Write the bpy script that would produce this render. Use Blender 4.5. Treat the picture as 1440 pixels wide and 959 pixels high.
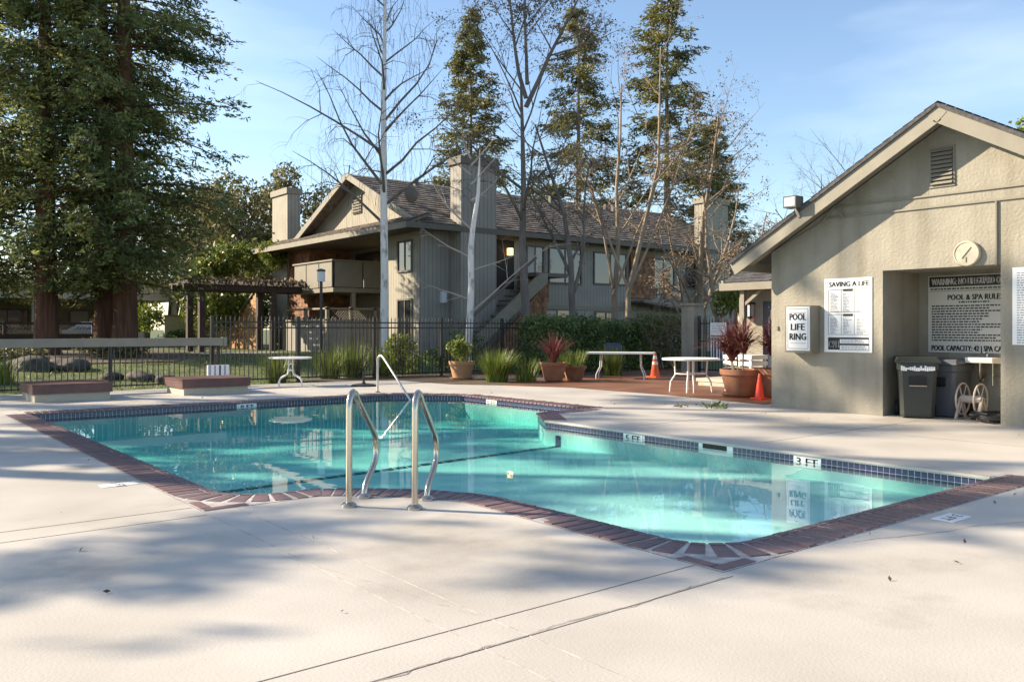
import bpy, bmesh, math, random
import numpy as np
from mathutils import Vector, Matrix
from mathutils.geometry import tessellate_polygon

for o in list(bpy.data.objects):
    bpy.data.objects.remove(o)
scene = bpy.context.scene
COL = scene.collection
R = math.radians

# ------------------------------------------------------------------ camera, sky, sun, exposure
cd = bpy.data.cameras.new('camera')
cam = bpy.data.objects.new('camera', cd)
COL.objects.link(cam)
cd.sensor_width = 36.0
cd.lens = 30.0
cd.shift_y = -0.01146
cd.clip_start = 0.05
cd.clip_end = 3000
cam.location = (0, 0, 1.38)
cam.rotation_euler = (R(90), 0, R(-38.74))
scene.camera = cam

SUN_EL = 28.0
TO_SUN = Vector((-0.626 * math.cos(R(SUN_EL)), 0.78 * math.cos(R(SUN_EL)), math.sin(R(SUN_EL))))
world = bpy.data.worlds.new('World')
scene.world = world
world.use_nodes = True
wn = world.node_tree.nodes
wl = world.node_tree.links
bg = wn['Background']
sky = wn.new('ShaderNodeTexSky')
sky.sky_type = 'NISHITA'
sky.sun_disc = False
sky.sun_elevation = R(SUN_EL)
sky.sun_rotation = math.atan2(-0.626, 0.78)
sky.air_density = 1.0
sky.dust_density = 0.35
sky.ozone_density = 1.5
# thin high cloud, the same over the whole sky
tc = wn.new('ShaderNodeTexCoord')
mp = wn.new('ShaderNodeMapping'); mp.inputs['Scale'].default_value = (1.2, 1.2, 5.0)
nz = wn.new('ShaderNodeTexNoise'); nz.inputs['Scale'].default_value = 1.6; nz.inputs['Detail'].default_value = 5
cr = wn.new('ShaderNodeValToRGB')
cr.color_ramp.elements[0].position = 0.46; cr.color_ramp.elements[0].color = (0.0, 0.0, 0.0, 1)
cr.color_ramp.elements[1].position = 0.75; cr.color_ramp.elements[1].color = (0.30, 0.30, 0.30, 1)
mx = wn.new('ShaderNodeMixRGB'); mx.inputs[2].default_value = (7.5, 8.2, 9.0, 1)
wl.new(tc.outputs['Generated'], mp.inputs[0]); wl.new(mp.outputs[0], nz.inputs['Vector'])
wl.new(nz.outputs['Fac'], cr.inputs[0]); wl.new(cr.outputs[0], mx.inputs[0])
wl.new(sky.outputs[0], mx.inputs[1]); wl.new(mx.outputs[0], bg.inputs['Color'])
bg.inputs['Strength'].default_value = 0.10

sd = bpy.data.lights.new('sun', 'SUN')
sun = bpy.data.objects.new('sun', sd)
COL.objects.link(sun)
sd.energy = 5.0
sd.angle = R(0.55)
sd.color = (1.0, 0.84, 0.63)
sun.rotation_euler = TO_SUN.to_track_quat('Z', 'Y').to_euler()

vs = scene.view_settings
vs.view_transform = 'Standard'
vs.look = 'None'
vs.exposure = 1.22
vs.gamma = 1.0
vs.use_curve_mapping = False
scene.render.engine = 'CYCLES'
scene.cycles.max_bounces = 8
scene.cycles.transparent_max_bounces = 12
scene.cycles.caustics_reflective = False
scene.cycles.caustics_refractive = False

rnd = random.Random(5)


def pos(t, d):
    """site position at lateral ratio t and depth d seen from the viewpoint"""
    a = t * d
    return (.78 * a + .626 * d, -.6257 * a + .78 * d)


# ------------------------------------------------------------------ materials
MATS = {}


def mat(name, col, rough=0.7, col2=None, scale=8.0, detail=4.0, bump=0.0, bscale=None, metal=0.0, spec=0.5,
        island=0.0, stretch=(1, 1, 1), trans=0.0, lo=0.35, hi=0.65, coat=0.0):
    m = bpy.data.materials.new(name)
    m.use_nodes = True
    n = m.node_tree.nodes
    l = m.node_tree.links
    b = n['Principled BSDF']
    b.inputs['Roughness'].default_value = rough
    b.inputs['Metallic'].default_value = metal
    b.inputs['Specular IOR Level'].default_value = spec
    b.inputs['Coat Weight'].default_value = coat
    c = (*col, 1)
    t = n.new('ShaderNodeTexCoord')
    mpn = n.new('ShaderNodeMapping')
    mpn.inputs['Scale'].default_value = stretch
    l.new(t.outputs['Object'], mpn.inputs[0])
    out = None
    if col2 is not None:
        no = n.new('ShaderNodeTexNoise')
        no.inputs['Scale'].default_value = scale
        no.inputs['Detail'].default_value = detail
        l.new(mpn.outputs[0], no.inputs['Vector'])
        r = n.new('ShaderNodeValToRGB')
        r.color_ramp.elements[0].position = lo
        r.color_ramp.elements[1].position = hi
        r.color_ramp.elements[0].color = c
        r.color_ramp.elements[1].color = (*col2, 1)
        l.new(no.outputs['Fac'], r.inputs[0])
        out = r.outputs[0]
    if island > 0:
        g = n.new('ShaderNodeNewGeometry')
        hv = n.new('ShaderNodeHueSaturation')
        mr = n.new('ShaderNodeMapRange')
        mr.inputs['To Min'].default_value = 1 - island
        mr.inputs['To Max'].default_value = 1 + island
        l.new(g.outputs['Random Per Island'], mr.inputs[0])
        l.new(mr.outputs[0], hv.inputs['Value'])
        if out is not None:
            l.new(out, hv.inputs['Color'])
        else:
            hv.inputs['Color'].default_value = c
        out = hv.outputs[0]
    if out is not None:
        l.new(out, b.inputs['Base Color'])
    else:
        b.inputs['Base Color'].default_value = c
    if bump > 0:
        nb = n.new('ShaderNodeTexNoise')
        nb.inputs['Scale'].default_value = bscale or scale * 4
        nb.inputs['Detail'].default_value = 6
        l.new(mpn.outputs[0], nb.inputs['Vector'])
        bp = n.new('ShaderNodeBump')
        bp.inputs['Strength'].default_value = bump
        bp.inputs['Distance'].default_value = 0.02
        l.new(nb.outputs['Fac'], bp.inputs['Height'])
        l.new(bp.outputs[0], b.inputs['Normal'])
    if trans > 0:
        tr = n.new('ShaderNodeBsdfTranslucent')
        ms = n.new('ShaderNodeMixShader')
        ms.inputs[0].default_value = trans
        if out is not None:
            l.new(out, tr.inputs['Color'])
        else:
            tr.inputs['Color'].default_value = c
        l.new(b.outputs[0], ms.inputs[1])
        l.new(tr.outputs[0], ms.inputs[2])
        l.new(ms.outputs[0], n['Material Output'].inputs['Surface'])
    MATS[name] = m
    return m


def siding(name, col, pitch=0.2, depth=0.5):
    """board siding: grooves run vertically on walls along either axis"""
    m = mat(name, col, 0.75, tuple(c * 0.86 for c in col), 1.3, 5)
    n = m.node_tree.nodes
    l = m.node_tree.links
    b = n['Principled BSDF']
    t = n.new('ShaderNodeTexCoord')
    s = n.new('ShaderNodeSeparateXYZ')
    l.new(t.outputs['Object'], s.inputs[0])
    ad = n.new('ShaderNodeMath'); ad.operation = 'ADD'
    l.new(s.outputs[0], ad.inputs[0]); l.new(s.outputs[1], ad.inputs[1])
    dv = n.new('ShaderNodeMath'); dv.operation = 'DIVIDE'; dv.inputs[1].default_value = pitch
    l.new(ad.outputs[0], dv.inputs[0])
    fr = n.new('ShaderNodeMath'); fr.operation = 'FRACT'
    l.new(dv.outputs[0], fr.inputs[0])
    gt = n.new('ShaderNodeMath'); gt.operation = 'GREATER_THAN'; gt.inputs[1].default_value = 0.1
    l.new(fr.outputs[0], gt.inputs[0])
    bp = n.new('ShaderNodeBump'); bp.inputs['Strength'].default_value = depth; bp.inputs['Distance'].default_value = 0.03
    l.new(gt.outputs[0], bp.inputs['Height'])
    l.new(bp.outputs[0], b.inputs['Normal'])
    mxn = n.new('ShaderNodeMixRGB'); mxn.blend_type = 'MULTIPLY'
    mr = n.new('ShaderNodeMapRange'); mr.inputs['To Min'].default_value = 0.45
    l.new(gt.outputs[0], mr.inputs[0])
    src = b.inputs['Base Color'].links[0].from_socket
    mxn.inputs[0].default_value = 1.0
    l.new(src, mxn.inputs[1]); l.new(mr.outputs[0], mxn.inputs[2])
    l.new(mxn.outputs[0], b.inputs['Base Color'])
    return m


concrete = mat('concrete', (.415, .385, .34), 0.55, (.53, .495, .445), 0.9, 7, 0.12, 60, lo=.3, hi=.7)
_n = concrete.node_tree.nodes; _l = concrete.node_tree.links; _b = _n['Principled BSDF']
_s = _n.new('ShaderNodeTexNoise'); _s.inputs['Scale'].default_value = .35; _s.inputs['Detail'].default_value = 8; _s.inputs['Roughness'].default_value = .62
_t = _n.new('ShaderNodeTexCoord'); _l.new(_t.outputs['Object'], _s.inputs['Vector'])
_r = _n.new('ShaderNodeValToRGB'); _r.color_ramp.elements[0].position = .30; _r.color_ramp.elements[0].color = (.62, .60, .56, 1); _r.color_ramp.elements[1].position = .44; _r.color_ramp.elements[1].color = (1, 1, 1, 1)
_l.new(_s.outputs['Fac'], _r.inputs[0])
_m = _n.new('ShaderNodeMixRGB'); _m.blend_type = 'MULTIPLY'; _m.inputs[0].default_value = 1
_l.new(_b.inputs['Base Color'].links[0].from_socket, _m.inputs[1]); _l.new(_r.outputs[0], _m.inputs[2]); _l.new(_m.outputs[0], _b.inputs['Base Color'])
mortar = mat('mortar', (.52, .49, .46), 0.85, (.30, .275, .265), 9, 4, .2)
brickm = mat('brick', (.10, .066, .075), 0.5, (.19, .115, .11), 5, 4, .25, 40, island=.35)
plaster = mat('pool_plaster', (.52, .78, .72), 0.6, (.68, .91, .86), 1.3, 9)
tilem = mat('pool_tile', (.03, .028, .075), 0.2, (.065, .055, .13), 3, 2, island=.3)
white = mat('white_paint', (.78, .77, .74), 0.45)
jointm = mat('joint_filler', (.17, .15, .13), 0.9)
signwhite = mat('sign_white', (.80, .80, .79), 0.4)
black = mat('black_print', (.012, .012, .013), 0.5)
greyprint = mat('grey_print', (.30, .31, .33), 0.6)
blackmetal = mat('black_metal', (.012, .012, .013), 0.4)
steel = mat('steel', (.52, .47, .40), 0.22, metal=1.0)
stucco = mat('stucco', (.265, .245, .198), 0.85, (.31, .288, .235), 2.0, 5, .6, 22)
_n = stucco.node_tree.nodes; _l = stucco.node_tree.links; _b = _n['Principled BSDF']
_t = _n.new('ShaderNodeTexCoord'); _mp = _n.new('ShaderNodeMapping'); _mp.inputs['Scale'].default_value = (1, 1, .12)
_s = _n.new('ShaderNodeTexNoise'); _s.inputs['Scale'].default_value = 3.2; _s.inputs['Detail'].default_value = 6
_l.new(_t.outputs['Object'], _mp.inputs[0]); _l.new(_mp.outputs[0], _s.inputs['Vector'])
_r = _n.new('ShaderNodeValToRGB'); _r.color_ramp.elements[0].position = .33; _r.color_ramp.elements[0].color = (.80, .79, .76, 1); _r.color_ramp.elements[1].position = .52; _r.color_ramp.elements[1].color = (1, 1, 1, 1)
_l.new(_s.outputs['Fac'], _r.inputs[0])
_m = _n.new('ShaderNodeMixRGB'); _m.blend_type = 'MULTIPLY'; _m.inputs[0].default_value = 1
_l.new(_b.inputs['Base Color'].links[0].from_socket, _m.inputs[1]); _l.new(_r.outputs[0], _m.inputs[2]); _l.new(_m.outputs[0], _b.inputs['Base Color'])
stucco_in = stucco
trimm = mat('trim_paint', (.195, .178, .14), 0.6, (.225, .205, .162), 3, 4)
roofdark = mat('asphalt_shingle', (.045, .045, .05), 0.9, (.085, .08, .08), 14, 4, .4, 50, island=.3)
rooftile = mat('roof_shake', (.10, .083, .07), 0.9, (.175, .145, .122), 4, 4, .3, 30, island=.4)
shingle = mat('wood_shingle', (.17, .08, .042), 0.85, (.27, .14, .075), 5, 4, .3, 30, island=.4)
sid_grey = siding('grey_siding', (.295, .28, .255))
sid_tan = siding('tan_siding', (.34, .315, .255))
trimdark = mat('dark_trim', (.12, .11, .095), 0.7)
darkwood = mat('dark_wood', (.045, .03, .024), 0.8, (.07, .046, .036), 5, 4, .3, 30)
shade_dark = mat('painted_shade', (.02, .018, .016), 0.8)  # near black standing in for the shade inside openings
glass = mat('window_glass', (.02, .024, .028), 0.04, spec=1.0)
curtain = mat('curtain', (.45, .43, .40), 0.8)
patio = mat('rust_patio', (.15, .064, .032), 0.5, (.23, .105, .055), 1.1, 6, .1, 30)
lawn = mat('lawn', (.035, .06, .012), 0.9, (.10, .12, .028), 1.6, 8, .6, 40)
mulch = mat('mulch', (.06, .04, .025), 0.95, (.11, .075, .045), 6, 6, .8, 30)
terracotta = mat('terracotta', (.22, .092, .048), 0.75, (.30, .138, .08), 5, 4, .1)
orange = mat('cone_orange', (.85, .13, .02), 0.5)
redcone = mat('cone_red', (.80, .05, .025), 0.5)
bark_birch = mat('birch_bark', (.66, .64, .61), 0.8, (.10, .085, .075), 3.5, 5, .3, 20, stretch=(1, 1, .35), lo=.56, hi=.68)
bark_grey = mat('grey_bark', (.10, .085, .075), 0.9, (.17, .15, .13), 4, 5, .5, 20, stretch=(1, 1, .3))
bark_tan = mat('tan_bark', (.34, .26, .18), 0.9, (.22, .165, .12), 4, 5, .4, 20, stretch=(1, 1, .3))
bark_red = mat('redwood_bark', (.075, .036, .022), 0.95, (.15, .075, .046), 6, 5, .9, 14, stretch=(1.6, 1.6, .12))
leaf_red = mat('redwood_needles', (.085, .13, .048), 0.6, (.25, .265, .08), .6, 3, island=.45, trans=.42)
leaf_con = mat('conifer_needles', (.11, .125, .036), 0.6, (.22, .20, .06), .5, 3, island=.4, trans=.3)
leaf_olive = mat('olive_leaves', (.10, .11, .04), 0.6, (.26, .22, .09), .7, 3, island=.4, trans=.3)
leaf_hedge = mat('hedge_leaves', (.06, .11, .028), 0.5, (.14, .20, .055), 2.2, 3, island=.45, trans=.25)
leaf_lime = mat('lime_leaves', (.22, .24, .03), 0.5, (.10, .15, .03), 2.2, 3, island=.35, trans=.3)
leaf_grass = mat('grass_blades', (.09, .14, .022), 0.5, (.20, .24, .045), 3, 3, island=.35, trans=.3)
leaf_red2 = mat('cordyline_leaves', (.105, .028, .03), 0.5, (.20, .075, .06), 3, 3, island=.4, trans=.25)
leaf_dry = mat('dry_twigs', (.17, .125, .085), 0.9, (.26, .20, .14), 3, 3, island=.3)
rock = mat('rock', (.05, .043, .035), 0.9, (.10, .088, .072), 4, 5, .5, 15)
brownlid = mat('brown_lid', (.10, .045, .04), 0.45, (.14, .065, .058), 4, 4)
beige = mat('beige_base', (.42, .38, .30), 0.8, (.47, .43, .35), 5, 4, .2)
beamm = mat('beam_paint', (.21, .195, .155), 0.6, (.24, .22, .175), 3, 4)
cartm = mat('cart_plastic', (.03, .036, .032), 0.45)
cartm2 = mat('grey_cart', (.10, .11, .125), 0.5)
hosem = mat('hose_rubber', (.012, .012, .012), 0.4)
reelm = mat('reel_plastic', (.50, .42, .36), 0.55)
bluedoor = mat('blue_door', (.018, .024, .05), 0.4)
bluem = mat('blue_barrel', (.03, .055, .10), 0.5)
carp_white = mat('white_car_paint', (.75, .76, .77), 0.25, coat=.5)
carp_dark = mat('bronze_car_paint', (.10, .085, .06), 0.25, coat=.5)
carp_grey = mat('silver_car_paint', (.42, .42, .42), 0.25, coat=.5)
rubber = mat('rubber', (.015, .015, .015), 0.8)
lampglass = mat('lamp_glass', (.55, .58, .62), 0.3)
dialm = mat('dial_face', (.50, .46, .36), 0.5, (.40, .36, .27), 9, 3)
stripe_blue = mat('stripe_navy', (.03, .04, .08), 0.6)

warm = bpy.data.materials.new('lit_lamp')
warm.use_nodes = True
_b = warm.node_tree.nodes['Principled BSDF']
_b.inputs['Base Color'].default_value = (.9, .6, .25, 1)
_b.inputs['Emission Color'].default_value = (1, .55, .18, 1)
_b.inputs['Emission Strength'].default_value = 1.6

waterm = bpy.data.materials.new('pool_water')
waterm.use_nodes = True
_n = waterm.node_tree.nodes
_l = waterm.node_tree.links
_n.remove(_n['Principled BSDF'])
# Schlick reflectance of still water, the same from above and below (no refraction, so no total reflection)
_ge = _n.new('ShaderNodeNewGeometry')
_dp = _n.new('ShaderNodeVectorMath'); _dp.operation = 'DOT_PRODUCT'
_ab = _n.new('ShaderNodeMath'); _ab.operation = 'ABSOLUTE'
_om = _n.new('ShaderNodeMath'); _om.operation = 'SUBTRACT'; _om.inputs[0].default_value = 1.0
_pw = _n.new('ShaderNodeMath'); _pw.operation = 'POWER'; _pw.inputs[1].default_value = 5.0
_fr = _n.new('ShaderNodeMath'); _fr.operation = 'MULTIPLY_ADD'; _fr.inputs[1].default_value = .98; _fr.inputs[2].default_value = .02
_l.new(_ge.outputs['Incoming'], _dp.inputs[1]); _l.new(_dp.outputs['Value'], _ab.inputs[0]); _l.new(_ab.outputs[0], _om.inputs[1])
_l.new(_om.outputs[0], _pw.inputs[0]); _l.new(_pw.outputs[0], _fr.inputs[0])
_tr = _n.new('ShaderNodeBsdfTransparent'); _tr.inputs[0].default_value = (.96, 1, .995, 1)
_gl = _n.new('ShaderNodeBsdfGlossy'); _gl.inputs['Roughness'].default_value = 0.012
_ms = _n.new('ShaderNodeMixShader')
_tc = _n.new('ShaderNodeTexCoord')
_nz = _n.new('ShaderNodeTexNoise'); _nz.inputs['Scale'].default_value = 1.4; _nz.inputs['Detail'].default_value = 3
_bp = _n.new('ShaderNodeBump'); _bp.inputs['Strength'].default_value = 0.05; _bp.inputs['Distance'].default_value = 0.03
_l.new(_tc.outputs['Object'], _nz.inputs['Vector']); _l.new(_nz.outputs['Fac'], _bp.inputs['Height'])
_l.new(_bp.outputs[0], _gl.inputs['Normal']); _l.new(_bp.outputs[0], _dp.inputs[0])
_l.new(_fr.outputs[0], _ms.inputs[0]); _l.new(_tr.outputs[0], _ms.inputs[1]); _l.new(_gl.outputs[0], _ms.inputs[2])
_l.new(_ms.outputs[0], _n['Material Output'].inputs['Surface'])
_va = _n.new('ShaderNodeVolumeAbsorption'); _va.inputs['Color'].default_value = (.28, .91, .90, 1); _va.inputs['Density'].default_value = 0.48
_l.new(_va.outputs[0], _n['Material Output'].inputs['Volume'])


# ------------------------------------------------------------------ mesh helpers
def origin_of(p):
    v = Vector((0, 0, 0))
    while p is not None:
        v += p.location
        p = p.parent
    return v


class MB:
    def __init__(s):
        s.v = []
        s.f = []

    def add(s, vs_, fs_):
        b = len(s.v)
        s.v += [tuple(q) for q in vs_]
        s.f += [tuple(b + i for i in f) for f in fs_]
        return s

    def box(s, x0, x1, y0, y1, z0, z1):
        return s.add([(x0, y0, z0), (x1, y0, z0), (x1, y1, z0), (x0, y1, z0), (x0, y0, z1), (x1, y0, z1), (x1, y1, z1), (x0, y1, z1)],
                     [(0, 3, 2, 1), (4, 5, 6, 7), (0, 1, 5, 4), (1, 2, 6, 5), (2, 3, 7, 6), (3, 0, 4, 7)])

    def bar(s, p, q, w, h, up=(0, 0, 1)):
        """square bar from p to q, w wide, h along up"""
        p = Vector(p); q = Vector(q)
        d = (q - p).normalized()
        u = Vector(up)
        sd_ = d.cross(u).normalized() * (w / 2)
        u2 = sd_.cross(d).normalized() * (h / 2)
        vs_ = [p - sd_ - u2, p + sd_ - u2, p + sd_ + u2, p - sd_ + u2, q - sd_ - u2, q + sd_ - u2, q + sd_ + u2, q - sd_ + u2]
        return s.add(vs_, [(0, 1, 2, 3), (7, 6, 5, 4), (0, 4, 5, 1), (1, 5, 6, 2), (2, 6, 7, 3), (3, 7, 4, 0)])

    def tube(s, pts, r, n=10, cap=True):
        pts = [Vector(p) for p in pts]
        rs = r if isinstance(r, (list, tuple)) else [r] * len(pts)
        b = len(s.v)
        ref = None
        for i, p in enumerate(pts):
            d = (pts[min(i + 1, len(pts) - 1)] - pts[max(i - 1, 0)])
            d = d.normalized() if d.length > 1e-9 else Vector((0, 0, 1))
            if ref is None:
                ref = d.orthogonal().normalized()
            a = (ref - d * ref.dot(d))
            a = a.normalized() if a.length > 1e-6 else d.orthogonal().normalized()
            ref = a
            c = d.cross(a)
            for k in range(n):
                t = 2 * math.pi * k / n
                s.v.append(tuple(p + (a * math.cos(t) + c * math.sin(t)) * rs[i]))
        for i in range(len(pts) - 1):
            for k in range(n):
                k2 = (k + 1) % n
                s.f.append((b + i * n + k, b + i * n + k2, b + (i + 1) * n + k2, b + (i + 1) * n + k))
        if cap:
            s.f.append(tuple(b + k for k in reversed(range(n))))
            e = b + (len(pts) - 1) * n
            s.f.append(tuple(e + k for k in range(n)))
        return s

    def lathe(s, prof, c=(0, 0, 0), n=24, axis='z'):
        b = len(s.v)
        for r, z in prof:
            for k in range(n):
                t = 2 * math.pi * k / n
                if axis == 'z':
                    s.v.append((c[0] + r * math.cos(t), c[1] + r * math.sin(t), c[2] + z))
                elif axis == 'x':
                    s.v.append((c[0] + z, c[1] + r * math.cos(t), c[2] + r * math.sin(t)))
                else:
                    s.v.append((c[0] + r * math.sin(t), c[1] + z, c[2] + r * math.cos(t)))
        m = len(prof)
        for i in range(m - 1):
            for k in range(n):
                k2 = (k + 1) % n
                s.f.append((b + i * n + k, b + i * n + k2, b + (i + 1) * n + k2, b + (i + 1) * n + k))
        s.f.append(tuple(b + k for k in reversed(range(n))))
        s.f.append(tuple(b + (m - 1) * n + k for k in range(n)))
        return s

    def prism(s, poly, axis, a0, a1):
        """extrude a 2D polygon; axis 'x': poly in (y,z); 'y': poly in (x,z); 'z': poly in (x,y)"""
        n = len(poly)

        def P(p, a):
            return {'x': (a, p[0], p[1]), 'y': (p[0], a, p[1]), 'z': (p[0], p[1], a)}[axis]
        vs_ = [P(p, a0) for p in poly] + [P(p, a1) for p in poly]
        fs_ = [tuple(range(n)), tuple(reversed(range(n, 2 * n)))] + [(i, i + n, (i + 1) % n + n, (i + 1) % n) for i in range(n)]
        return s.add(vs_, fs_)

    def build(s, name, m, parent=None, smooth=False, local=False, fix=True):
        off = Vector((0, 0, 0)) if (local or parent is None) else origin_of(parent)
        me = bpy.data.meshes.new(name)
        vs_ = [(x - off.x, y - off.y, z - off.z) for x, y, z in s.v]
        me.from_pydata(vs_, [], s.f)
        if fix:
            bm = bmesh.new(); bm.from_mesh(me)
            bmesh.ops.recalc_face_normals(bm, faces=bm.faces)
            bm.to_mesh(me); bm.free()
        if smooth:
            for p in me.polygons:
                p.use_smooth = True
            try:
                me.set_sharp_from_angle(angle=R(40))
            except Exception:
                pass
        me.materials.append(m)
        o = bpy.data.objects.new(name, me)
        COL.objects.link(o)
        if parent is not None:
            o.parent = parent
        return o


def tag(o, label, cat, group=None):
    o['label'] = label
    o['category'] = cat
    if group:
        o['group'] = group
    return o


def structure(o):
    o['kind'] = 'structure'
    return o


def stuff(o):
    o['kind'] = 'stuff'
    return o


def thing(name, label, cat, loc=(0, 0, 0), rz=0, group=None):
    o = bpy.data.objects.new(name, None)
    COL.objects.link(o)
    o.location = loc
    o.rotation_euler = (0, 0, rz)
    o.empty_display_size = .2
    return tag(o, label, cat, group)


def dup(root, loc, rz, label, scale=None):
    r = root.copy(); COL.objects.link(r)
    r.location = loc; r.rotation_euler = (0, 0, rz); r['label'] = label
    if scale: r.scale = scale
    for ch in list(root.children):
        c = ch.copy(); COL.objects.link(c); c.parent = r
        for g in ch.children:
            d = g.copy(); COL.objects.link(d); d.parent = c
    return r


def inst(src, parent, loc, rot=(0, 0, 0), scale=(1, 1, 1), name=None):
    o = bpy.data.objects.new(name or src.name.split('.')[0], src.data if hasattr(src, 'data') else src)
    COL.objects.link(o)
    o.parent = parent
    o.location = loc; o.rotation_euler = rot; o.scale = scale
    return o


def text_geo(s_, size):
    """flat lettering: verts in (x,y), centred on x"""
    cu = bpy.data.curves.new('t', 'FONT')
    cu.body = s_; cu.size = size; cu.align_x = 'CENTER'; cu.resolution_u = 2
    o = bpy.data.objects.new('t', cu); COL.objects.link(o)
    dg = bpy.context.evaluated_depsgraph_get()
    me = bpy.data.meshes.new_from_object(o.evaluated_get(dg))
    vs_ = [(v.co.x, v.co.y) for v in me.vertices]
    fs_ = [tuple(p.vertices) for p in me.polygons]
    bpy.data.objects.remove(o); bpy.data.curves.remove(cu); bpy.data.meshes.remove(me)
    return vs_, fs_


def lettering(mb, s_, size, place, width=None, bold=0):
    vs_, fs_ = text_geo(s_, size)
    k = 1.0
    if width and vs_:
        w = max(v[0] for v in vs_) - min(v[0] for v in vs_)
        k = width / w
        c = (max(v[0] for v in vs_) + min(v[0] for v in vs_)) / 2
        vs_ = [((v[0] - c) * k, v[1]) for v in vs_]
    for dx in ([0] if not bold else [-bold, 0, bold]):
        mb.add([place(x + dx, y) for x, y in vs_], fs_)


def wallplace(X, Yc, Zc):      # on a wall that faces -X; reading direction is -Y
    return lambda x, y: (X, Yc - x, Zc + y)


# ------------------------------------------------------------------ pool outline (inner edge of the coping)
def arc(cx, cy, r, a0, a1, n):
    return [(cx + r * math.cos(R(a0 + (a1 - a0) * i / n)), cy + r * math.sin(R(a0 + (a1 - a0) * i / n))) for i in range(n + 1)]


def line(p, q, step=.25):
    L = math.dist(p, q); n = max(1, int(L / step))
    return [(p[0] + (q[0] - p[0]) * i / n, p[1] + (q[1] - p[1]) * i / n) for i in range(n)]


XL, YF, XR, XD, YN = 2.55, 15.8, 8.48, 10.39, 3.36
nearL = arc(3.05, 7.33, .5, 180, 270, 8)
conv = [(3.25, 6.82), (3.45, 6.70), (3.66, 6.53), (3.88, 6.31), (4.08, 6.06), (4.21, 5.82), (4.28, 5.58), (4.30, 5.35)]
nearR = arc(4.72, 3.78, .42, 180, 270, 8)
outline = (line((XL, YF), (XL, 7.33)) + nearL + conv + line((4.30, 5.1), (4.30, 3.78)) + nearR +
           line((4.72 + .25, YN), (XR, YN)) + line((XR, YN), (XR, 9.75)) + line((XR, 9.75), (9.15, 10.72)) +
           line((9.15, 10.72), (XD, 10.8)) + line((XD, 10.8), (XD, 14.6)) + line((XD, 14.6), (9.3, YF)) + line((9.3, YF), (XL, YF)))


def clean(poly):
    out = []
    for p in poly:
        if not out or math.dist(p, out[-1]) > .02:
            out.append(p)
    if math.dist(out[0], out[-1]) < .02:
        out.pop()
    return out


outline = clean(outline)


def offset(poly, w):
    """outward offset of a counter-clockwise polygon"""
    n = len(poly); res = []
    for i in range(n):
        a = Vector(poly[i - 1]); b = Vector(poly[i]); c = Vector(poly[(i + 1) % n])
        d1 = (b - a).normalized(); d2 = (c - b).normalized()
        n1 = Vector((d1.y, -d1.x)); n2 = Vector((d2.y, -d2.x))
        m = (n1 + n2).normalized()
        k = max(.5, m.dot(n1))
        res.append((b.x + m.x * w / k, b.y + m.y * w / k))
    return res


COPW = .33
outer = offset(outline, COPW)
for (cx_, cy_, r_c) in ((3.05, 7.33, .5), (4.72, 3.78, .42)):      # outer edge of the coping keeps square corners
    for i, p in enumerate(outline):
        if abs(math.dist(p, (cx_, cy_)) - r_c) < .004 and p[0] <= cx_ + .001 and p[1] <= cy_ + .001:
            k = (r_c + COPW) / max(abs(p[0] - cx_), abs(p[1] - cy_))
            outer[i] = (cx_ + (p[0] - cx_) * k, cy_ + (p[1] - cy_) * k)
WATER = -.075


def fill(loops, z):
    tri = tessellate_polygon([[Vector((x, y, 0)) for x, y in lp] for lp in loops])
    pts = [p for lp in loops for p in lp]
    return [(x, y, z) for x, y in pts], [tuple(t) for t in tri]


def terrain_z(x, y):
    t = min(1, max(0, (y - 22.5) / 9.0)) if x < 40 else 1
    return -.05 + .42 * t * t * (3 - 2 * t)


# ground sheet, one piece, reaching the horizon, with an opening under the pool deck
gx = [-1500, -400, -120, -60] + list(range(-40, 0, 5)) + [1.5, 5, 11, 15, 20, 25, 30, 35, 40, 50, 70, 120, 400, 1500]
gy = [-1500, -400, -120, -60, -30, -10, 2.5, 9, 16.5, 20, 21.5, 22.5, 24, 25.5, 27, 28.5, 30, 31.5, 34, 40, 50, 60, 80, 120, 400, 1500]
g = MB()
g.v = [(x, y, terrain_z(x, y)) for y in gy for x in gx]
for j in range(len(gy) - 1):
    for i in range(len(gx) - 1):
        if 1.5 <= gx[i] < 11 and 2.5 <= gy[j] < 16.5:
            continue
        a = j * len(gx) + i
        g.f.append((a, a + 1, a + 1 + len(gx), a + len(gx)))
structure(g.build('ground', lawn, fix=False))

deck = MB()
dv, df = fill([[(-40, -30), (20, -30), (20, 9.3), (13.4, 9.3), (13.75, 11.9), (13.7, 14.9), (12.9, 16.6), (12.2, 17.6), (12.0, 20.0), (10.5, 20.6), (-40, 20.6)], list(reversed(outer))], 0)
deck.add(dv, df)
for i in range(len(outer)):       # inner lip of the slab
    p = outer[i]; q = outer[(i + 1) % len(outer)]
    deck.add([(p[0], p[1], 0), (q[0], q[1], 0), (q[0], q[1], -.1), (p[0], p[1], -.1)], [(0, 1, 2, 3)])
deck_o = structure(deck.build('pool_deck', concrete, fix=False))
for i_, (x0, x1, y0, y1) in enumerate([(-6, 3.96, 3.225, 3.231), (-6, 3.95, 2.948, 2.954), (2.465, 2.471, -3, 6.45), (2.214, 2.219, -3, 6.5), (-6, 2.2, 6.697, 6.702),
                       (-6, 2.2, 6.368, 6.373), (8.9, 12.9, 6.2, 6.205), (8.9, 12.9, 8.4, 8.405), (10.95, 10.955, 3.4, 9.2)]):
    MB().box(x0, x1, y0, y1, .0005, .002).build('expansion_joint', mortar if i_ in (2, 3) else jointm, deck_o)

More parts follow.
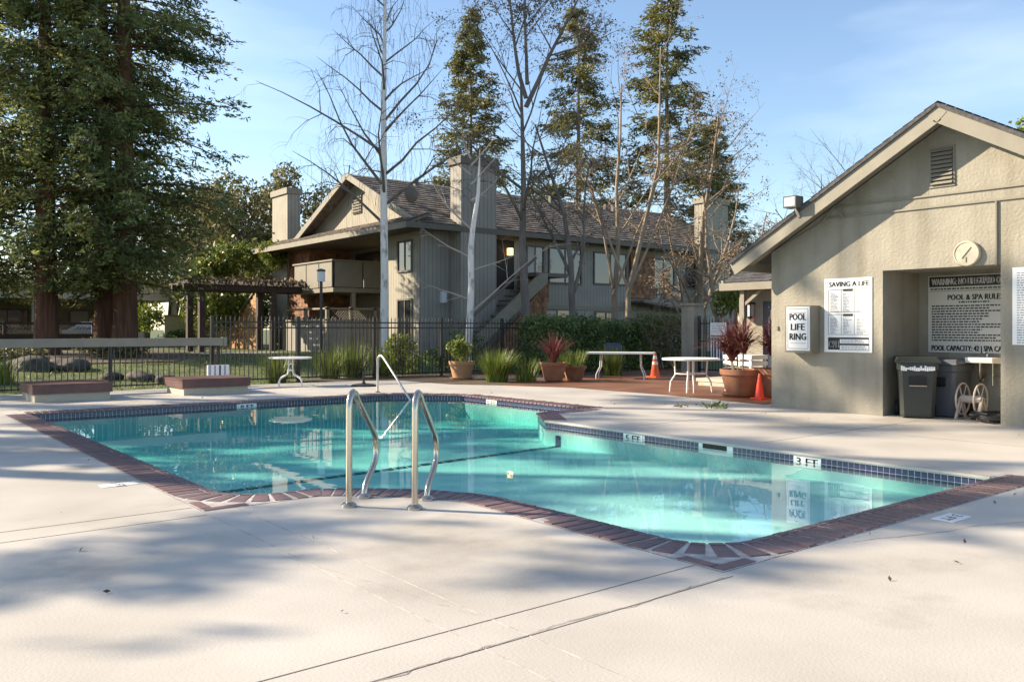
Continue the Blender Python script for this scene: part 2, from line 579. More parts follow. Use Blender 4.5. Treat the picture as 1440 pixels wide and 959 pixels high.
rgc = random.Random(2)
for (cx0, cy0, cx1, cy1, nseg) in ((1.2, 2.93, 3.9, 2.965, 60), (2.46, 3.24, 2.0, 5.9, 40), (5.2, 2.95, 9.5, 1.6, 50)):      # wandering hairline cracks
    ck_ = MB(); pp = None; jx = jy = 0
    for k in range(nseg + 1):
        u = k / nseg; jx = jx * .8 + rgc.gauss(0, .008); jy = jy * .8 + rgc.gauss(0, .008); wd = .0012 + .002 * rgc.random()
        p = (cx0 + (cx1 - cx0) * u + jx, cy0 + (cy1 - cy0) * u + jy)
        if pp: ck_.add([(pp[0], pp[1] - wd, .0025), (p[0], p[1] - wd, .0025), (p[0], p[1] + wd, .0025), (pp[0], pp[1] + wd, .0025)], [(0, 1, 2, 3)])
        pp = p
    ck_.build('hairline_crack', jointm, deck_o, fix=False)
bedm = MB()
for i in range(len(outline)):
    p, q = outline[i], outline[(i + 1) % len(outline)]
    P, Q = outer[i], outer[(i + 1) % len(outer)]
    bedm.add([(p[0], p[1], .0015), (q[0], q[1], .0015), (Q[0], Q[1], .0025), (P[0], P[1], .0025)], [(0, 1, 2, 3)])
    bedm.add([(p[0], p[1], .0015), (q[0], q[1], .0015), (q[0], q[1], -.028), (p[0], p[1], -.028)], [(0, 1, 2, 3)])
coping = structure(bedm.build('pool_coping', mortar, fix=False))

# bullnose bricks, one object each, sharing one mesh
bw = .091
def brick_mesh_of(name, prof, ratio=1.0):
    bb = MB(); bb.prism(prof, 'x', -bw / 2, bw / 2)
    bb.v = [(x * (1 + (ratio - 1) * max(0, y) / COPW), y, z) for x, y, z in bb.v]
    o = bb.build(name, brickm); me = o.data; bpy.data.objects.remove(o)
    return me


NOSE = [(-.022, -.030), (-.034, -.020), (-.034, -.006), (-.02, .004), (.045, .007), (.045, -.025), (0.0, -.025), (0.0, -.030)]
BODY = [(.057, -.03), (.057, .007), (COPW - .012, .008), (COPW - .012, -.03)]
brick_sets = {k: (brick_mesh_of('brick', BODY, r_), brick_mesh_of('nose_brick', NOSE, r_)) for k, r_ in (('straight', 1.0), ('fan', 1.5), ('tight', .76))}


def brick_row(path):
    L = [0]
    for i in range(len(path) - 1):
        L.append(L[-1] + math.dist(path[i], path[i + 1]))
    def at_(s_):
        s_ = min(max(s_, 0), L[-1] - 1e-6)
        k = max(i for i in range(len(path) - 1) if L[i] <= s_ + 1e-9)
        t = (s_ - L[k]) / max(1e-6, L[k + 1] - L[k])
        return (path[k][0] + (path[k + 1][0] - path[k][0]) * t, path[k][1] + (path[k + 1][1] - path[k][1]) * t), math.atan2(path[k + 1][1] - path[k][1], path[k + 1][0] - path[k][0])
    s_ = .06
    while s_ < L[-1] - .03:
        p, _ = at_(s_)
        pa_, _ = at_(s_ - .07); pb_, _ = at_(s_ + .07)
        d = math.atan2(pb_[1] - pa_[1], pb_[0] - pa_[0])
        _, d0 = at_(s_ - .15); _, d1 = at_(s_ + .15)
        turn = (d1 - d0 + math.pi) % (2 * math.pi) - math.pi
        kind = 'fan' if .25 < turn < 1.2 else ('tight' if -1.0 < turn < -.12 else 'straight')
        for me, nm in zip(brick_sets[kind], ('brick', 'nose_brick')):
            o = bpy.data.objects.new(nm, me); COL.objects.link(o); o.parent = coping
            o.location = (p[0], p[1], rnd.uniform(-.002, .002))
            o.rotation_euler = (rnd.gauss(0, .006), rnd.gauss(0, .006), d + math.pi + rnd.gauss(0, .012))
        s_ += .115


for (x0, x1, y0, y1) in ((3.985, 4.30, 3.045, 3.13), (3.985, 4.07, 3.14, 3.38), (2.235, 2.58, 6.515, 6.60), (2.235, 2.32, 6.61, 6.88)):
    MB().box(x0, x1, y0, y1, -.03, .007).build('corner_brick', brickm, coping)
i_corner = min(range(len(outline)), key=lambda i: math.dist(outline[i], (XR, YN)))
i_dr = min(range(len(outline)), key=lambda i: math.dist(outline[i], (XR, 9.75)))
brick_row(outline[:i_corner] + [(XR, YN), (XR + .30, YN)])
brick_row(outline[i_dr:] + [outline[0]])
edge = MB()      # cast concrete edge along the shallow side
edge.prism([(XR - .025, -.030), (XR - .034, -.014), (XR - .018, .004), (XR + COPW + .002, .004), (XR + COPW + .002, -.025), (XR, -.025), (XR, -.030)], 'y', YN + .06, 9.76)
edge.build('concrete_edge', concrete, coping)

# pool shell
sh = MB()


def floor_z(x, y):
    t = min(1, max(0, (y - 5.0) / 9))
    return -.27 - .20 * t


vs_, fs_ = fill([outline], 0)
# denser floor: grid points inside would be nicer, but slopes are gentle: split by triangles as they are
sh.add([(x, y, floor_z(x, y)) for x, y, _ in vs_], fs_)
for i in range(len(outline)):
    p, q = outline[i], outline[(i + 1) % len(outline)]
    sh.add([(p[0], p[1], -.02), (q[0], q[1], -.02), (q[0], q[1], floor_z(*q)), (p[0], p[1], floor_z(*p))], [(0, 1, 2, 3)])
shell = structure(sh.build('pool_shell', plaster, fix=False))
# dark tile line on the floor
lm = MB()
for k in range(30):
    x0 = XL + (XR - XL) * k / 30; x1 = XL + (XR - XL) * (k + 1) / 30
    def yl(x): return 8.9 + .55 * (x - XL) / (XR - XL)
    lm.add([(x0, yl(x0), floor_z(x0, yl(x0)) + .012), (x1 - .02, yl(x1), floor_z(x1, yl(x1)) + .012), (x1 - .02, yl(x1) + .09, floor_z(x1, yl(x1)) + .012), (x0, yl(x0) + .09, floor_z(x0, yl(x0)) + .012)], [(0, 1, 2, 3)])
lm.box(XR - .012, XR - .002, 9.42, 9.52, -.45, -.2)
lm.build('lane_line', tilem, shell, fix=False)
wv, wf = fill([offset(outline, .02)], WATER)
wm = MB(); nW = len(wv)
wm.add(wv, wf)
wm.add([(x, y, -.75) for x, y, _ in wv], [tuple(reversed(t)) for t in wf])
for i in range(nW):
    wm.f.append((i, i + nW, (i + 1) % nW + nW, (i + 1) % nW))
structure(wm.build('pool_water', waterm))

# waterline tiles
tm = MB(); tm.box(-.029, .029, -.006, 0, -.029, .029)
t0 = tm.build('waterline_tile', tilem); tile_mesh = t0.data; bpy.data.objects.remove(t0)
low_tiles = MB()


def tile_run(p, q, skips=()):
    L = math.dist(p, q); n = int(L / .064); d = math.atan2(q[1] - p[1], q[0] - p[0])
    for k in range(n):
        s_ = (k + .5) * L / n
        if any(abs(s_ - c) < .18 for c in skips):
            continue

        x = p[0] + (q[0] - p[0]) * s_ / L; y = p[1] + (q[1] - p[1]) * s_ / L
        inst(tile_mesh, shell, (x, y, -.060), (0, 0, d + math.pi), name='waterline_tile')
        for sx, sz in ((-.029, -.029), (.029, -.029), (.029, .029), (-.029, .029)): low_tiles.v.append((x + math.cos(d) * sx - math.sin(d) * .006, y + math.sin(d) * sx + math.cos(d) * .006, -.125 + sz))
        nv_ = len(low_tiles.v); low_tiles.f.append((nv_ - 4, nv_ - 3, nv_ - 2, nv_ - 1))


tile_run((XR, YN), (XR, 9.75), (7.95 - YN, 5.33 - YN, 6.66 - YN, 6.54 - YN))
tile_run((XR, 9.75), (9.15, 10.72)); tile_run((9.15, 10.72), (XD, 10.8))
tile_run((XD, 10.8), (XD, 14.6), (13.6 - 10.8,)); tile_run((XD, 14.6), (9.3, YF)); tile_run((9.3, YF), (XL, YF), (9.3 - 6.22,))


stuff(low_tiles.build('lower_tiles', tilem, shell, fix=False))
gr_ = MB()      # pale grout behind the tiles
for p, q in (((XR, YN), (XR, 9.75)), ((XR, 9.75), (9.15, 10.72)), ((9.15, 10.72), (XD, 10.8)), ((XD, 10.8), (XD, 14.6)), ((XD, 14.6), (9.3, YF)), ((9.3, YF), (XL, YF))):
    d = math.atan2(q[1] - p[1], q[0] - p[0]); ox, oy = -math.sin(d) * .003, math.cos(d) * .003
    gr_.add([(p[0] + ox, p[1] + oy, -.03), (q[0] + ox, q[1] + oy, -.03), (q[0] + ox, q[1] + oy, -.158), (p[0] + ox, p[1] + oy, -.158)], [(0, 1, 2, 3)])
stuff(gr_.build('grout', signwhite, shell, fix=False))


def depth_tile(txt, place, xdir, loc, label):
    t = MB()
    fx = lambda x, y, o: tuple(Vector(loc) + Vector(xdir) * x + Vector((0, 0, y)) + Vector(place) * o)
    c = [(-.17, -.062), (.17, -.062), (.17, .062), (-.17, .062)]
    t.add([fx(x, y, 0) for x, y in c] + [fx(x, y, .012) for x, y in c], [(4, 5, 6, 7), (0, 1, 5, 4), (1, 2, 6, 5), (2, 3, 7, 6), (3, 0, 4, 7)])
    o = t.build('depth_marker', signwhite, shell)
    l_ = MB(); lettering(l_, txt, .125, lambda x, y: fx(x, y - .045, .0135), .26, .004)
    l_.build('lettering', black, o, fix=False)


depth_tile('5 FT', (-1, 0, 0), (0, -1, 0), (XR, 7.95, -.092), '')
depth_tile('3 FT', (-1, 0, 0), (0, -1, 0), (XR, 5.33, -.092), '')
depth_tile('5 FT', (-1, 0, 0), (0, -1, 0), (XD, 13.6, -.092), '')
depth_tile('8 FT', (0, -1, 0), (1, 0, 0), (6.22, YF, -.092), '')
sk = MB(); sk.box(XR - .009, XR + .02, 6.42, 6.78, -.09, -.032); sk.build('skimmer_shade', shade_dark, shell)  # dark slab, the shade of the skimmer mouth put in as colour
# flat depth markers set in the deck
for (x, y, rz) in ((2.02, 8.1, R(90)), (6.42, 2.86, 0)):
    t = MB(); t.box(x - .15, x + .15, y - .08, y + .08, .001, .004)
    o = t.build('deck_marker', signwhite, deck_o)
    l_ = MB(); ca, sa = math.cos(rz + math.pi), math.sin(rz + math.pi)
    lettering(l_, '5 FT' if x < 3 else '3 FT', .11, lambda u, v: (x + ca * u - sa * (v - .04), y + sa * u + ca * (v - .04), .0055), .24)
    l_.build('lettering', black, o, fix=False)

# rust coloured patio beyond the deck
pt = MB()
pv, pf = fill([[(13.4, 9.3), (24, 9.3), (24, 20.4), (15.5, 17.8), (12.9, 16.6), (13.7, 14.9), (13.75, 11.9)]], .004)
pt.add(pv, pf)
structure(pt.build('patio', patio, fix=False))
bd = MB()
bv, bf = fill([[(12.0, 20.0), (12.2, 17.6), (12.9, 16.6), (15.5, 17.8), (24, 20.4), (24, 22), (9.5, 22), (10.5, 20.6)]], .006)
bd.add(bv, bf)
structure(bd.build('planting_bed', mulch, fix=False))
mu = MB()
mv, mf = fill([[(-25, 30), (9, 29), (11.5, 33), (12, 42), (-25, 46)]], 0)
mu.add([(x, y, terrain_z(x, y) + .03) for x, y, _ in mv], mf)
structure(mu.build('redwood_mulch', mulch, fix=False))
pa = MB(); pa.box(11.5, 16.3, 34.6, 36.3, .30, .385)
structure(pa.build('garden_path', concrete))


# ------------------------------------------------------------------ leaves and branches
def leaf_mesh(name, pts, size, m, aspect=.45, droop=.0, seed=1, jitter=.5, dirs=None):
    """one small pointed leaf face per point"""
    rg = np.random.default_rng(seed)
    n = len(pts)
    P = np.asarray(pts, dtype=float)
    d = rg.normal(size=(n, 3)); d[:, 2] -= droop
    if dirs is not None:
        d = np.asarray(dirs, dtype=float) + d * .28
    d /= np.linalg.norm(d, axis=1)[:, None]
    e = rg.normal(size=(n, 3)); e -= (e * d).sum(1)[:, None] * d
    e /= np.linalg.norm(e, axis=1)[:, None]
    s_ = size * (1 + jitter * rg.uniform(-1, 1, n))[:, None]
    V = np.empty((n, 4, 3))
    V[:, 0] = P - d * s_ * .5
    V[:, 1] = P + e * s_ * aspect * .5
    V[:, 2] = P + d * s_ * .5
    V[:, 3] = P - e * s_ * aspect * .5
    me = bpy.data.meshes.new(name)
    me.vertices.add(n * 4); me.loops.add(n * 4); me.polygons.add(n)
    me.vertices.foreach_set('co', V.reshape(-1))
    me.loops.foreach_set('vertex_index', np.arange(n * 4, dtype=np.int32))
    me.polygons.foreach_set('loop_start', np.arange(0, n * 4, 4, dtype=np.int32))
    me.polygons.foreach_set('loop_total', np.full(n, 4, dtype=np.int32))
    me.update(calc_edges=True)
    me.materials.append(m)
    return me


def obj_from(name, me, parent):
    o = bpy.data.objects.new(name, me); COL.objects.link(o); o.parent = parent
    return o


def conifer_parts(h, rad, base, nbr, leaves, size, seed, m_leaf, m_bark, tr, clump=.55, droop=.35, spread=.45, shape=1.0, gap=0.0, vs=.45):
    """trunk mesh and crown mesh of a conifer, z up from the ground"""
    rg = random.Random(seed)
    tk = MB()
    zs = [0, .4, 1.5, h * .3, h * .6, h * .85, h]
    rr = [tr * 1.5, tr * 1.1, tr, tr * .75, tr * .42, tr * .18, .02]
    tk.tube([(rg.uniform(-.06, .06) * (z > 1), rg.uniform(-.06, .06) * (z > 1), z) for z in zs], rr, 10)
    pts = []; dirs = []
    for i in range(nbr):
        t = (i + rg.random()) / nbr
        z = base + (h - base) * t
        if gap and rg.random() < gap:
            continue
        L = rad * ((1 - t) ** shape * .92 + .08) * rg.uniform(.6, 1.12)
        if t < .12: L *= .75 + t * 2
        az = rg.uniform(0, 2 * math.pi)
        dx, dy = math.cos(az), math.sin(az)
        rise = rg.uniform(-.05, .28)
        br = []
        for k in range(5):
            u = k / 4
            br.append((dx * L * u, dy * L * u, z + L * (rise * u - droop * u * u)))
        tk.tube(br, [tr * .13 * (1 - t * .6) * (1 - .8 * k / 4) + .008 for k in range(5)], 4, cap=False)
        n = int(leaves / nbr / 9 * (.4 + 1.3 * L / rad))
        for _ in range(n):
            u = rg.uniform(.18, 1.03) ** .75
            w = spread * (.35 + .5 * L / rad)
            c = Vector((dx * L * u + rg.gauss(0, w) * .6, dy * L * u + rg.gauss(0, w) * .6, z + L * (rise * u - droop * u * u) + rg.gauss(-.06, w * vs)))
            sd_ = Vector((dx + rg.gauss(0, .7), dy + rg.gauss(0, .7), rg.gauss(-.35, .3))).normalized()
            ln = rg.uniform(.25, .6)
            for q in range(9):
                k = (q / 8 - .3) * ln
                pts.append((c.x + sd_.x * k + rg.gauss(0, .05), c.y + sd_.y * k + rg.gauss(0, .05), c.z + sd_.z * k - .25 * k * k + rg.gauss(0, .035)))
                dirs.append((sd_.x + rg.gauss(0, .45), sd_.y + rg.gauss(0, .45), sd_.z + rg.gauss(-.1, .3)))
    trunk = tk
    return trunk, leaf_mesh('crown', pts, size, m_leaf, .30, .0, seed, dirs=dirs)


def conifer(name, label, loc, parts, rz=0, scale=(1, 1, 1), group=None, m_bark=None):
    t = thing(name, label, 'tree', loc, rz, group)
    t.scale = scale
    trunk, crown = parts
    if isinstance(trunk, MB):
        o = trunk.build('trunk', m_bark, t, smooth=True, local=True, fix=False)
        parts = (o.data, crown)
    else:
        obj_from('trunk', trunk, t)
    obj_from('crown', crown, t)
    return t, parts


def limb(mb, rg, p, d, L, r, lvl, maxl, up=.15, kink=.22, droop_tip=0., nchild=(3, 5), tips=None, ratio=.62):
    """recursive bare branch"""
    n = 5 if lvl < 2 else 3
    pts = [Vector(p)]; d = Vector(d).normalized()
    dirs = [d.copy()]
    for k in range(n):
        d = (d + Vector((rg.gauss(0, kink), rg.gauss(0, kink), rg.gauss(0, kink * .6) + up * .35 - (droop_tip * (k + 1) / n if lvl >= 2 else 0)))).normalized()
        pts.append(pts[-1] + d * (L / n)); dirs.append(d.copy())
    end = r * .12 if lvl else r * .2
    mb.tube(pts, [r + (end - r) * k / n for k in range(n + 1)], [9, 6, 4, 3, 3][min(lvl, 4)], cap=False)
    if tips is not None and lvl >= maxl - 1:
        tips += [tuple(q) for q in pts[1:]]
    if lvl >= maxl:
        return
    for c in range(rg.randint(*nchild) + (3 if lvl == 0 else 0)):
        u = rg.uniform(.35 if lvl == 0 else .2, .98)
        k = min(n - 1, int(u * n)); q = pts[k].lerp(pts[k + 1], u * n - k)
        dd = dirs[k]
        side = Vector((rg.gauss(0, 1), rg.gauss(0, 1), rg.gauss(0, .35))); side -= dd * side.dot(dd)
        side.normalize()
        nd = dd * rg.uniform(.45, .9) + side * rg.uniform(.5, .9)
        limb(mb, rg, q, nd, L * ratio * rg.uniform(.65, 1.15) * (1 - .35 * u), max(.005, r * (1 - .75 * u) * .55), lvl + 1, maxl, up, kink, droop_tip, nchild, tips, ratio)


def bare_tree(name, label, loc, stems, m, seed, maxl=3, up=.15, droop=0., nchild=(3, 5), kink=.16, buds=None, group=None, extra=None, ratio=.62):
    rg = random.Random(seed)
    t = thing(name, label, 'tree', loc, 0, group)
    tips = []
    for k, (off, d, L, r) in enumerate(stems):
        mb = MB()
        limb(mb, rg, off, d, L, r, 0, maxl, up, kink, droop, nchild, tips, ratio)
        mb.build('trunk' if k == 0 else 'limb', m, t, smooth=True, local=True, fix=False)
    if buds:
        rg2 = random.Random(seed + 1)
        pts = [tuple(Vector(p) + Vector((rg2.gauss(0, .08), rg2.gauss(0, .08), rg2.gauss(-.05, .1)))) for p in tips for _ in range(buds[0])]
        obj_from('crown', leaf_mesh('crown', pts, buds[1], buds[2], .5, .6, seed), t)
    return t


def bush(name, label, loc, size, n, leaf, m, seed, cat='shrub', group=None, stems=True, box=False, parent=None, zoff=0.):
    rg = random.Random(seed)
    t = thing(name, label, cat, loc, 0, group) if parent is None else parent
    pts = []
    lumps = [(rg.uniform(-.7, .7), rg.uniform(-.7, .7), rg.uniform(-.2, .75), rg.uniform(.35, .6)) for _ in range(9)]
    while len(pts) < n:
        if box:
            x, y, z = rg.uniform(-1, 1), rg.uniform(-1, 1), rg.uniform(0, 1)
            e = max(abs(x), abs(y), z)
            if rg.random() > e ** 5 + .08: continue
            w = .06
            pts.append(((x + rg.gauss(0, w)) * size[0] / 2, (y + rg.gauss(0, w)) * size[1] / 2, (z + rg.gauss(0, .035) + .06 * math.sin(x * 5 + y * 3)) * size[2] + zoff))
        else:
            lx, ly, lz, lr = rg.choice(lumps)
            v = Vector((rg.gauss(0, 1), rg.gauss(0, 1), rg.gauss(0, 1))).normalized() * lr * rg.uniform(.6, 1.05)
            x, y, z = lx + v.x, ly + v.y, (lz + v.z) * .6 + .42
            if z < 0.02: continue
            pts.append((x * size[0] / 2, y * size[1] / 2, z * size[2] + zoff))
    obj_from('foliage', leaf_mesh('foliage', pts, leaf, m, .5, .1, seed), t)
    if stems:
        mb = MB()
        for k in range(7):
            a = rg.uniform(0, 6.28); r_ = rg.uniform(.15, .6)
            mb.tube([(0, 0, zoff), (math.cos(a) * size[0] * .2 * r_, math.sin(a) * size[1] * .2 * r_, zoff + size[2] * .4), (math.cos(a) * size[0] * .45 * r_, math.sin(a) * size[1] * .45 * r_, zoff + size[2] * .85)], [.02, .014, .005], 4)
        mb.build('stem', bark_grey, t, local=True)
    return t


def blades(mb, rg, c, n, h, spread, w, curl=.5, base=.04):
    """arching strap leaves from a crown"""
    for _ in range(n):
        a = rg.uniform(0, 6.283); lean = rg.uniform(.08, 1.0) * spread; L = h * rg.uniform(.65, 1.1)
        dx, dy = math.cos(a), math.sin(a); r0_ = math.sqrt(rg.random()) * base; x0 = c[0] + dx * r0_; y0 = c[1] + dy * r0_
        px_, py_ = -dy, dx
        prev = None
        for k in range(5):
            u = k / 4
            r_ = lean * L * u ** 1.5
            z = c[2] + L * (u - curl * lean * u * u * .55)
            ww = w * (1 - u) ** .6 * .5 + .0008
            q = [(x0 + dx * r_ - px_ * ww, y0 + dy * r_ - py_ * ww, z), (x0 + dx * r_ + px_ * ww, y0 + dy * r_ + py_ * ww, z)]
            if prev is not None:
                mb.add([prev[0], prev[1], q[1], q[0]], [(0, 1, 2, 3)])
            prev = q


def grass_clump(name, label, loc, n, h, spread, w, m, seed, cat='plant', group=None, parent=None, z=0., pname='leaves', base=.28):
    rg = random.Random(seed)
    t = thing(name, label, cat, loc, 0, group) if parent is None else parent
    mb = MB(); blades(mb, rg, (0, 0, z), n, h, spread, w, .6, base)
    mb.build(pname, m, t, local=True, fix=False)
    return t


def tile_field(mb, o, u, v, nrm, nu, nv, su, sv, thick, rg, keep=None, tilt=.02, stag=True):
    """overlapping shingles: u across, v up the slope, nrm outwards"""
    o, u, v, nrm = Vector(o), Vector(u).normalized(), Vector(v).normalized(), Vector(nrm).normalized()
    for j in range(nv):
        for i in range(-1 if stag and j % 2 else 0, nu):
            a0 = i * su + (su / 2 if stag and j % 2 else 0); a1 = a0 + su * .95
            a0 = max(0, a0); a1 = min(nu * su, a1)
            if a1 - a0 < su * .2: continue
            b0 = j * sv + rg.uniform(-.12, .05) * sv; b1 = (j + 1.25) * sv
            if keep and not keep((a0 + a1) / 2, (j + .5) * sv): continue
            h0 = tilt + thick + rg.uniform(0, .35) * thick; h1 = .004
            A = o + u * a0 + v * b0; B = o + u * a1 + v * b0; Cc = o + u * a1 + v * b1; D = o + u * a0 + v * b1
            mb.add([A + nrm * (h0 - thick), B + nrm * (h0 - thick), A + nrm * h0, B + nrm * h0, Cc + nrm * (h1 + thick * .4), D + nrm * (h1 + thick * .4)],
                   [(0, 1, 3, 2), (2, 3, 4, 5), (0, 2, 5), (1, 4, 3)])


# ------------------------------------------------------------------ two-storey house behind the pool
hs = thing('apartment_house', 'two-storey grey board house with brown shake roof behind the fence', 'house', (18.4, 28.8, .3))
rgh = random.Random(11)
Xg, Yf = 18.4, 28.8
Z0, ZE = .1, 5.45
w = MB()
w.box(Xg, 38.8, Yf, 39.2, Z0, ZE)                       # main body, broken by the recess below
front = MB(); front.box(Xg, 38.8, Yf, Yf + .2, Z0, ZE); front.build('front_wall', sid_grey, hs)
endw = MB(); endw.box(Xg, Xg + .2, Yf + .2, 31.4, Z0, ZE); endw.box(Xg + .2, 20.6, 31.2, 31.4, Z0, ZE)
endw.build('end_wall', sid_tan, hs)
rec = MB(); rec.box(20.6, 20.8, 31.4, 39.2, Z0, ZE); rec.box(20.8, 38.8, 39.0, 39.2, Z0, ZE); rec.box(38.6, 38.8, 29.0, 39.0, Z0, ZE)
rec.build('rear_wall', sid_grey, hs)
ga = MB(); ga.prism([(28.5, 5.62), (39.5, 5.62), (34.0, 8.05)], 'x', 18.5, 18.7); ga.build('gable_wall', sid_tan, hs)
gv = MB(); gv.box(18.44, 18.5, 33.7, 34.5, 6.55, 7.35); vent = gv.build('gable_vent', sid_tan, hs)
for k in range(6):
    MB().bar((18.42, 33.75, 6.62 + k * .125), (18.42, 34.45, 6.62 + k * .125), .05, .05).build('louvre', trimdark, vent)
# roof: two slopes of shakes over a deck
rf = MB(); sl = (8.2 - 5.5) / 5.8
rf.prism([(28.15, 5.42), (28.15, 5.52), (34.0, 8.22), (39.85, 5.52), (39.85, 5.42), (34.0, 8.10)], 'x', 17.95, 39.3)
roof = rf.build('roof', rooftile, hs)
tf = MB(); vlen = math.hypot(5.85, 2.7)
tile_field(tf, (17.95, 28.12, 5.53), (1, 0, 0), (0, 5.85, 2.7), (0, -2.7, 5.85), 64, 19, .3336, vlen / 19.3, .035, rgh)
stuff(tf.build('shakes', rooftile, roof, fix=False))
rk = MB(); rk.bar((17.9, 28.05, 5.42), (17.9, 34.0, 8.16), .08, .26); rk.bar((17.9, 39.95, 5.42), (17.9, 34.0, 8.16), .08, .26)
rk.build('rake_board', trimm, roof)
fs = MB(); fs.box(17.3, 39.3, 28.0, 28.14, 5.30, 5.52); fs.build('eave_board', trimdark, roof)
sf = MB(); sf.box(17.5, 39.2, 28.14, 28.8, 5.36, 5.40); sf.build('soffit', trimdark, roof)
# lower skirt roof round the gable end
pr = MB(); pr.prism([(17.3, 5.38), (17.3, 5.5), (18.5, 5.98), (18.5, 5.86)], 'y', 28.1, 43.6)
pent = pr.build('skirt_roof', rooftile, hs)
tf = MB(); tile_field(tf, (17.28, 28.1, 5.5), (0, 1, 0), (1.2, 0, .48), (-.48, 0, 1.2), 46, 4, .3333, .32, .03, rgh); stuff(tf.build('shakes', rooftile, pent, fix=False))
pb = MB(); pb.box(17.2, 17.28, 28.0, 43.7, 5.27, 5.5); pb.build('eave_board', trimm, pent)
ps = MB(); ps.box(17.3, 20.7, 31.4, 43.6, 5.30, 5.34); ps.box(17.3, 18.4, 28.2, 31.4, 5.30, 5.34); ps.build('soffit', trimdark, pent)
# vents and dish on the roof
for (x, y) in ((21.0, 33.2), (23.6, 33.3), (24.3, 33.3), (29.2, 33.2), (31.0, 33.2), (33.0, 33.0), (33.6, 33.0)):
    z = 5.55 + (y - 28.15) * sl * .99
    MB().box(x - .09, x + .09, y - .09, y + .09, z - .2, z + .38).build('roof_vent', trimdark, roof)
dsh = MB(); dsh.lathe([(.02, .0), (.2, .03), (.34, .1), (.33, .12), (.19, .05), (.02, .03)], (19.0, 30.3, 7.0), 18, 'y'); dsh.tube([(19.0, 30.35, 7.0), (19.0, 30.5, 6.5)], .025, 6)
dsh.build('satellite_dish', trimdark, roof, smooth=True)


def chimney(x0, x1, y0, y1, z0, z1, m):
    c = MB(); c.box(x0, x1, y0, y1, z0, z1 - .3); o = c.build('chimney', m, hs)
    k = MB(); k.box(x0 - .08, x1 + .08, y0 - .08, y1 + .08, z1 - .3, z1); k.build('chimney_cap', trimm if m is sid_tan else trimdark, o)
    k = MB(); k.box(x0 + .3, x1 - .3, y0 + .15, y1 - .15, z1, z1 + .12); k.build('flue', trimdark, o)


chimney(19.86, 21.65, 28.02, 28.78, Z0, 8.35, sid_grey)
chimney(18.3, 19.0, 41.1, 43.0, Z0, 8.6, sid_tan)
chimney(35.3, 37.1, 28.02, 28.78, Z0, 8.2, sid_tan)


def window(parent, axis, c, w_, h_, face, mull=1, curt=False):
    """axis 'y': in a wall facing -Y at y=face; axis 'x': facing -X at x=face"""
    def B(mb, u0, u1, z0, z1, d0, d1):
        if axis == 'y': mb.box(u0, u1, face - d1, face - d0, z0, z1)
        else: mb.box(face - d1, face - d0, u0, u1, z0, z1)
    f = MB(); u, z = c
    B(f, u - w_ / 2 - .07, u + w_ / 2 + .07, z - h_ / 2 - .07, z - h_ / 2, .0, .06)
    B(f, u - w_ / 2 - .07, u + w_ / 2 + .07, z + h_ / 2, z + h_ / 2 + .07, .0, .06)
    B(f, u - w_ / 2 - .07, u - w_ / 2, z - h_ / 2, z + h_ / 2, .0, .06)
    B(f, u + w_ / 2, u + w_ / 2 + .07, z - h_ / 2, z + h_ / 2, .0, .06)
    for k in range(mull):
        q = u - w_ / 2 + w_ * (k + 1) / (mull + 1)
        B(f, q - .025, q + .025, z - h_ / 2, z + h_ / 2, .0, .045)
    o = f.build('window', trimdark, parent)
    for k in range(mull + 1):
        a = u - w_ / 2 + w_ * k / (mull + 1) + .026; b = u - w_ / 2 + w_ * (k + 1) / (mull + 1) - .026
        p = MB(); B(p, a, b, z - h_ / 2, z + h_ / 2, .003, .015)
        p.build('pane', curtain if (curt and k == 0) else glass, o)


window(hs, 'x', (29.9, 4.35), 1.0, 1.15, Xg, 1)
window(hs, 'x', (29.9, 1.55), 1.0, 2.0, Xg, 1)
for (x, z, w_, h_, c) in ((24.4, 4.35, .9, 1.3, True), (26.2, 4.25, 1.9, 1.5, False), (29.1, 4.25, 2.1, 1.4, False), (32.9, 4.15, 1.5, 1.4, False), (35.0, 4.2, .6, 1.3, False),
                          (25.7, 1.75, 2.2, .95, True), (28.8, 1.6, 1.3, 1.1, False), (37.7, 4.1, 1.3, 1.2, True)):
    window(hs, 'y', (x, z), w_, h_, Yf, 1, c)
for (x0, x1, z0, z1) in ((23.4, 25.1, 2.6, 3.75), (30.4, 32.1, 2.9, 5.1)):
    b = MB(); b.box(x0, x1, Yf - .12, Yf - .01, z0, z1); p_ = b.build('shingle_panel', shingle, hs)
    tf = MB(); tile_field(tf, (x0, Yf - .125, z0), (1, 0, 0), (0, 0, 1), (0, -1, 0), int((x1 - x0) / .17), int((z1 - z0) / .2), .17, .2, .018, rgh, tilt=.01)
    stuff(tf.build('shingles', shingle, p_, fix=False))
dw = MB(); dw.prism([(30.2, 2.75), (34.2, 2.35), (34.2, 2.25), (30.2, 2.65)], 'y', Yf - 1.1, Yf - .02); dw.build('porch_roof', rooftile, hs)
bm_ = MB(); bm_.box(22.0, 38.8, Yf - .04, Yf - .001, 2.28, 2.46); bm_.build('band_board', trimm, hs)
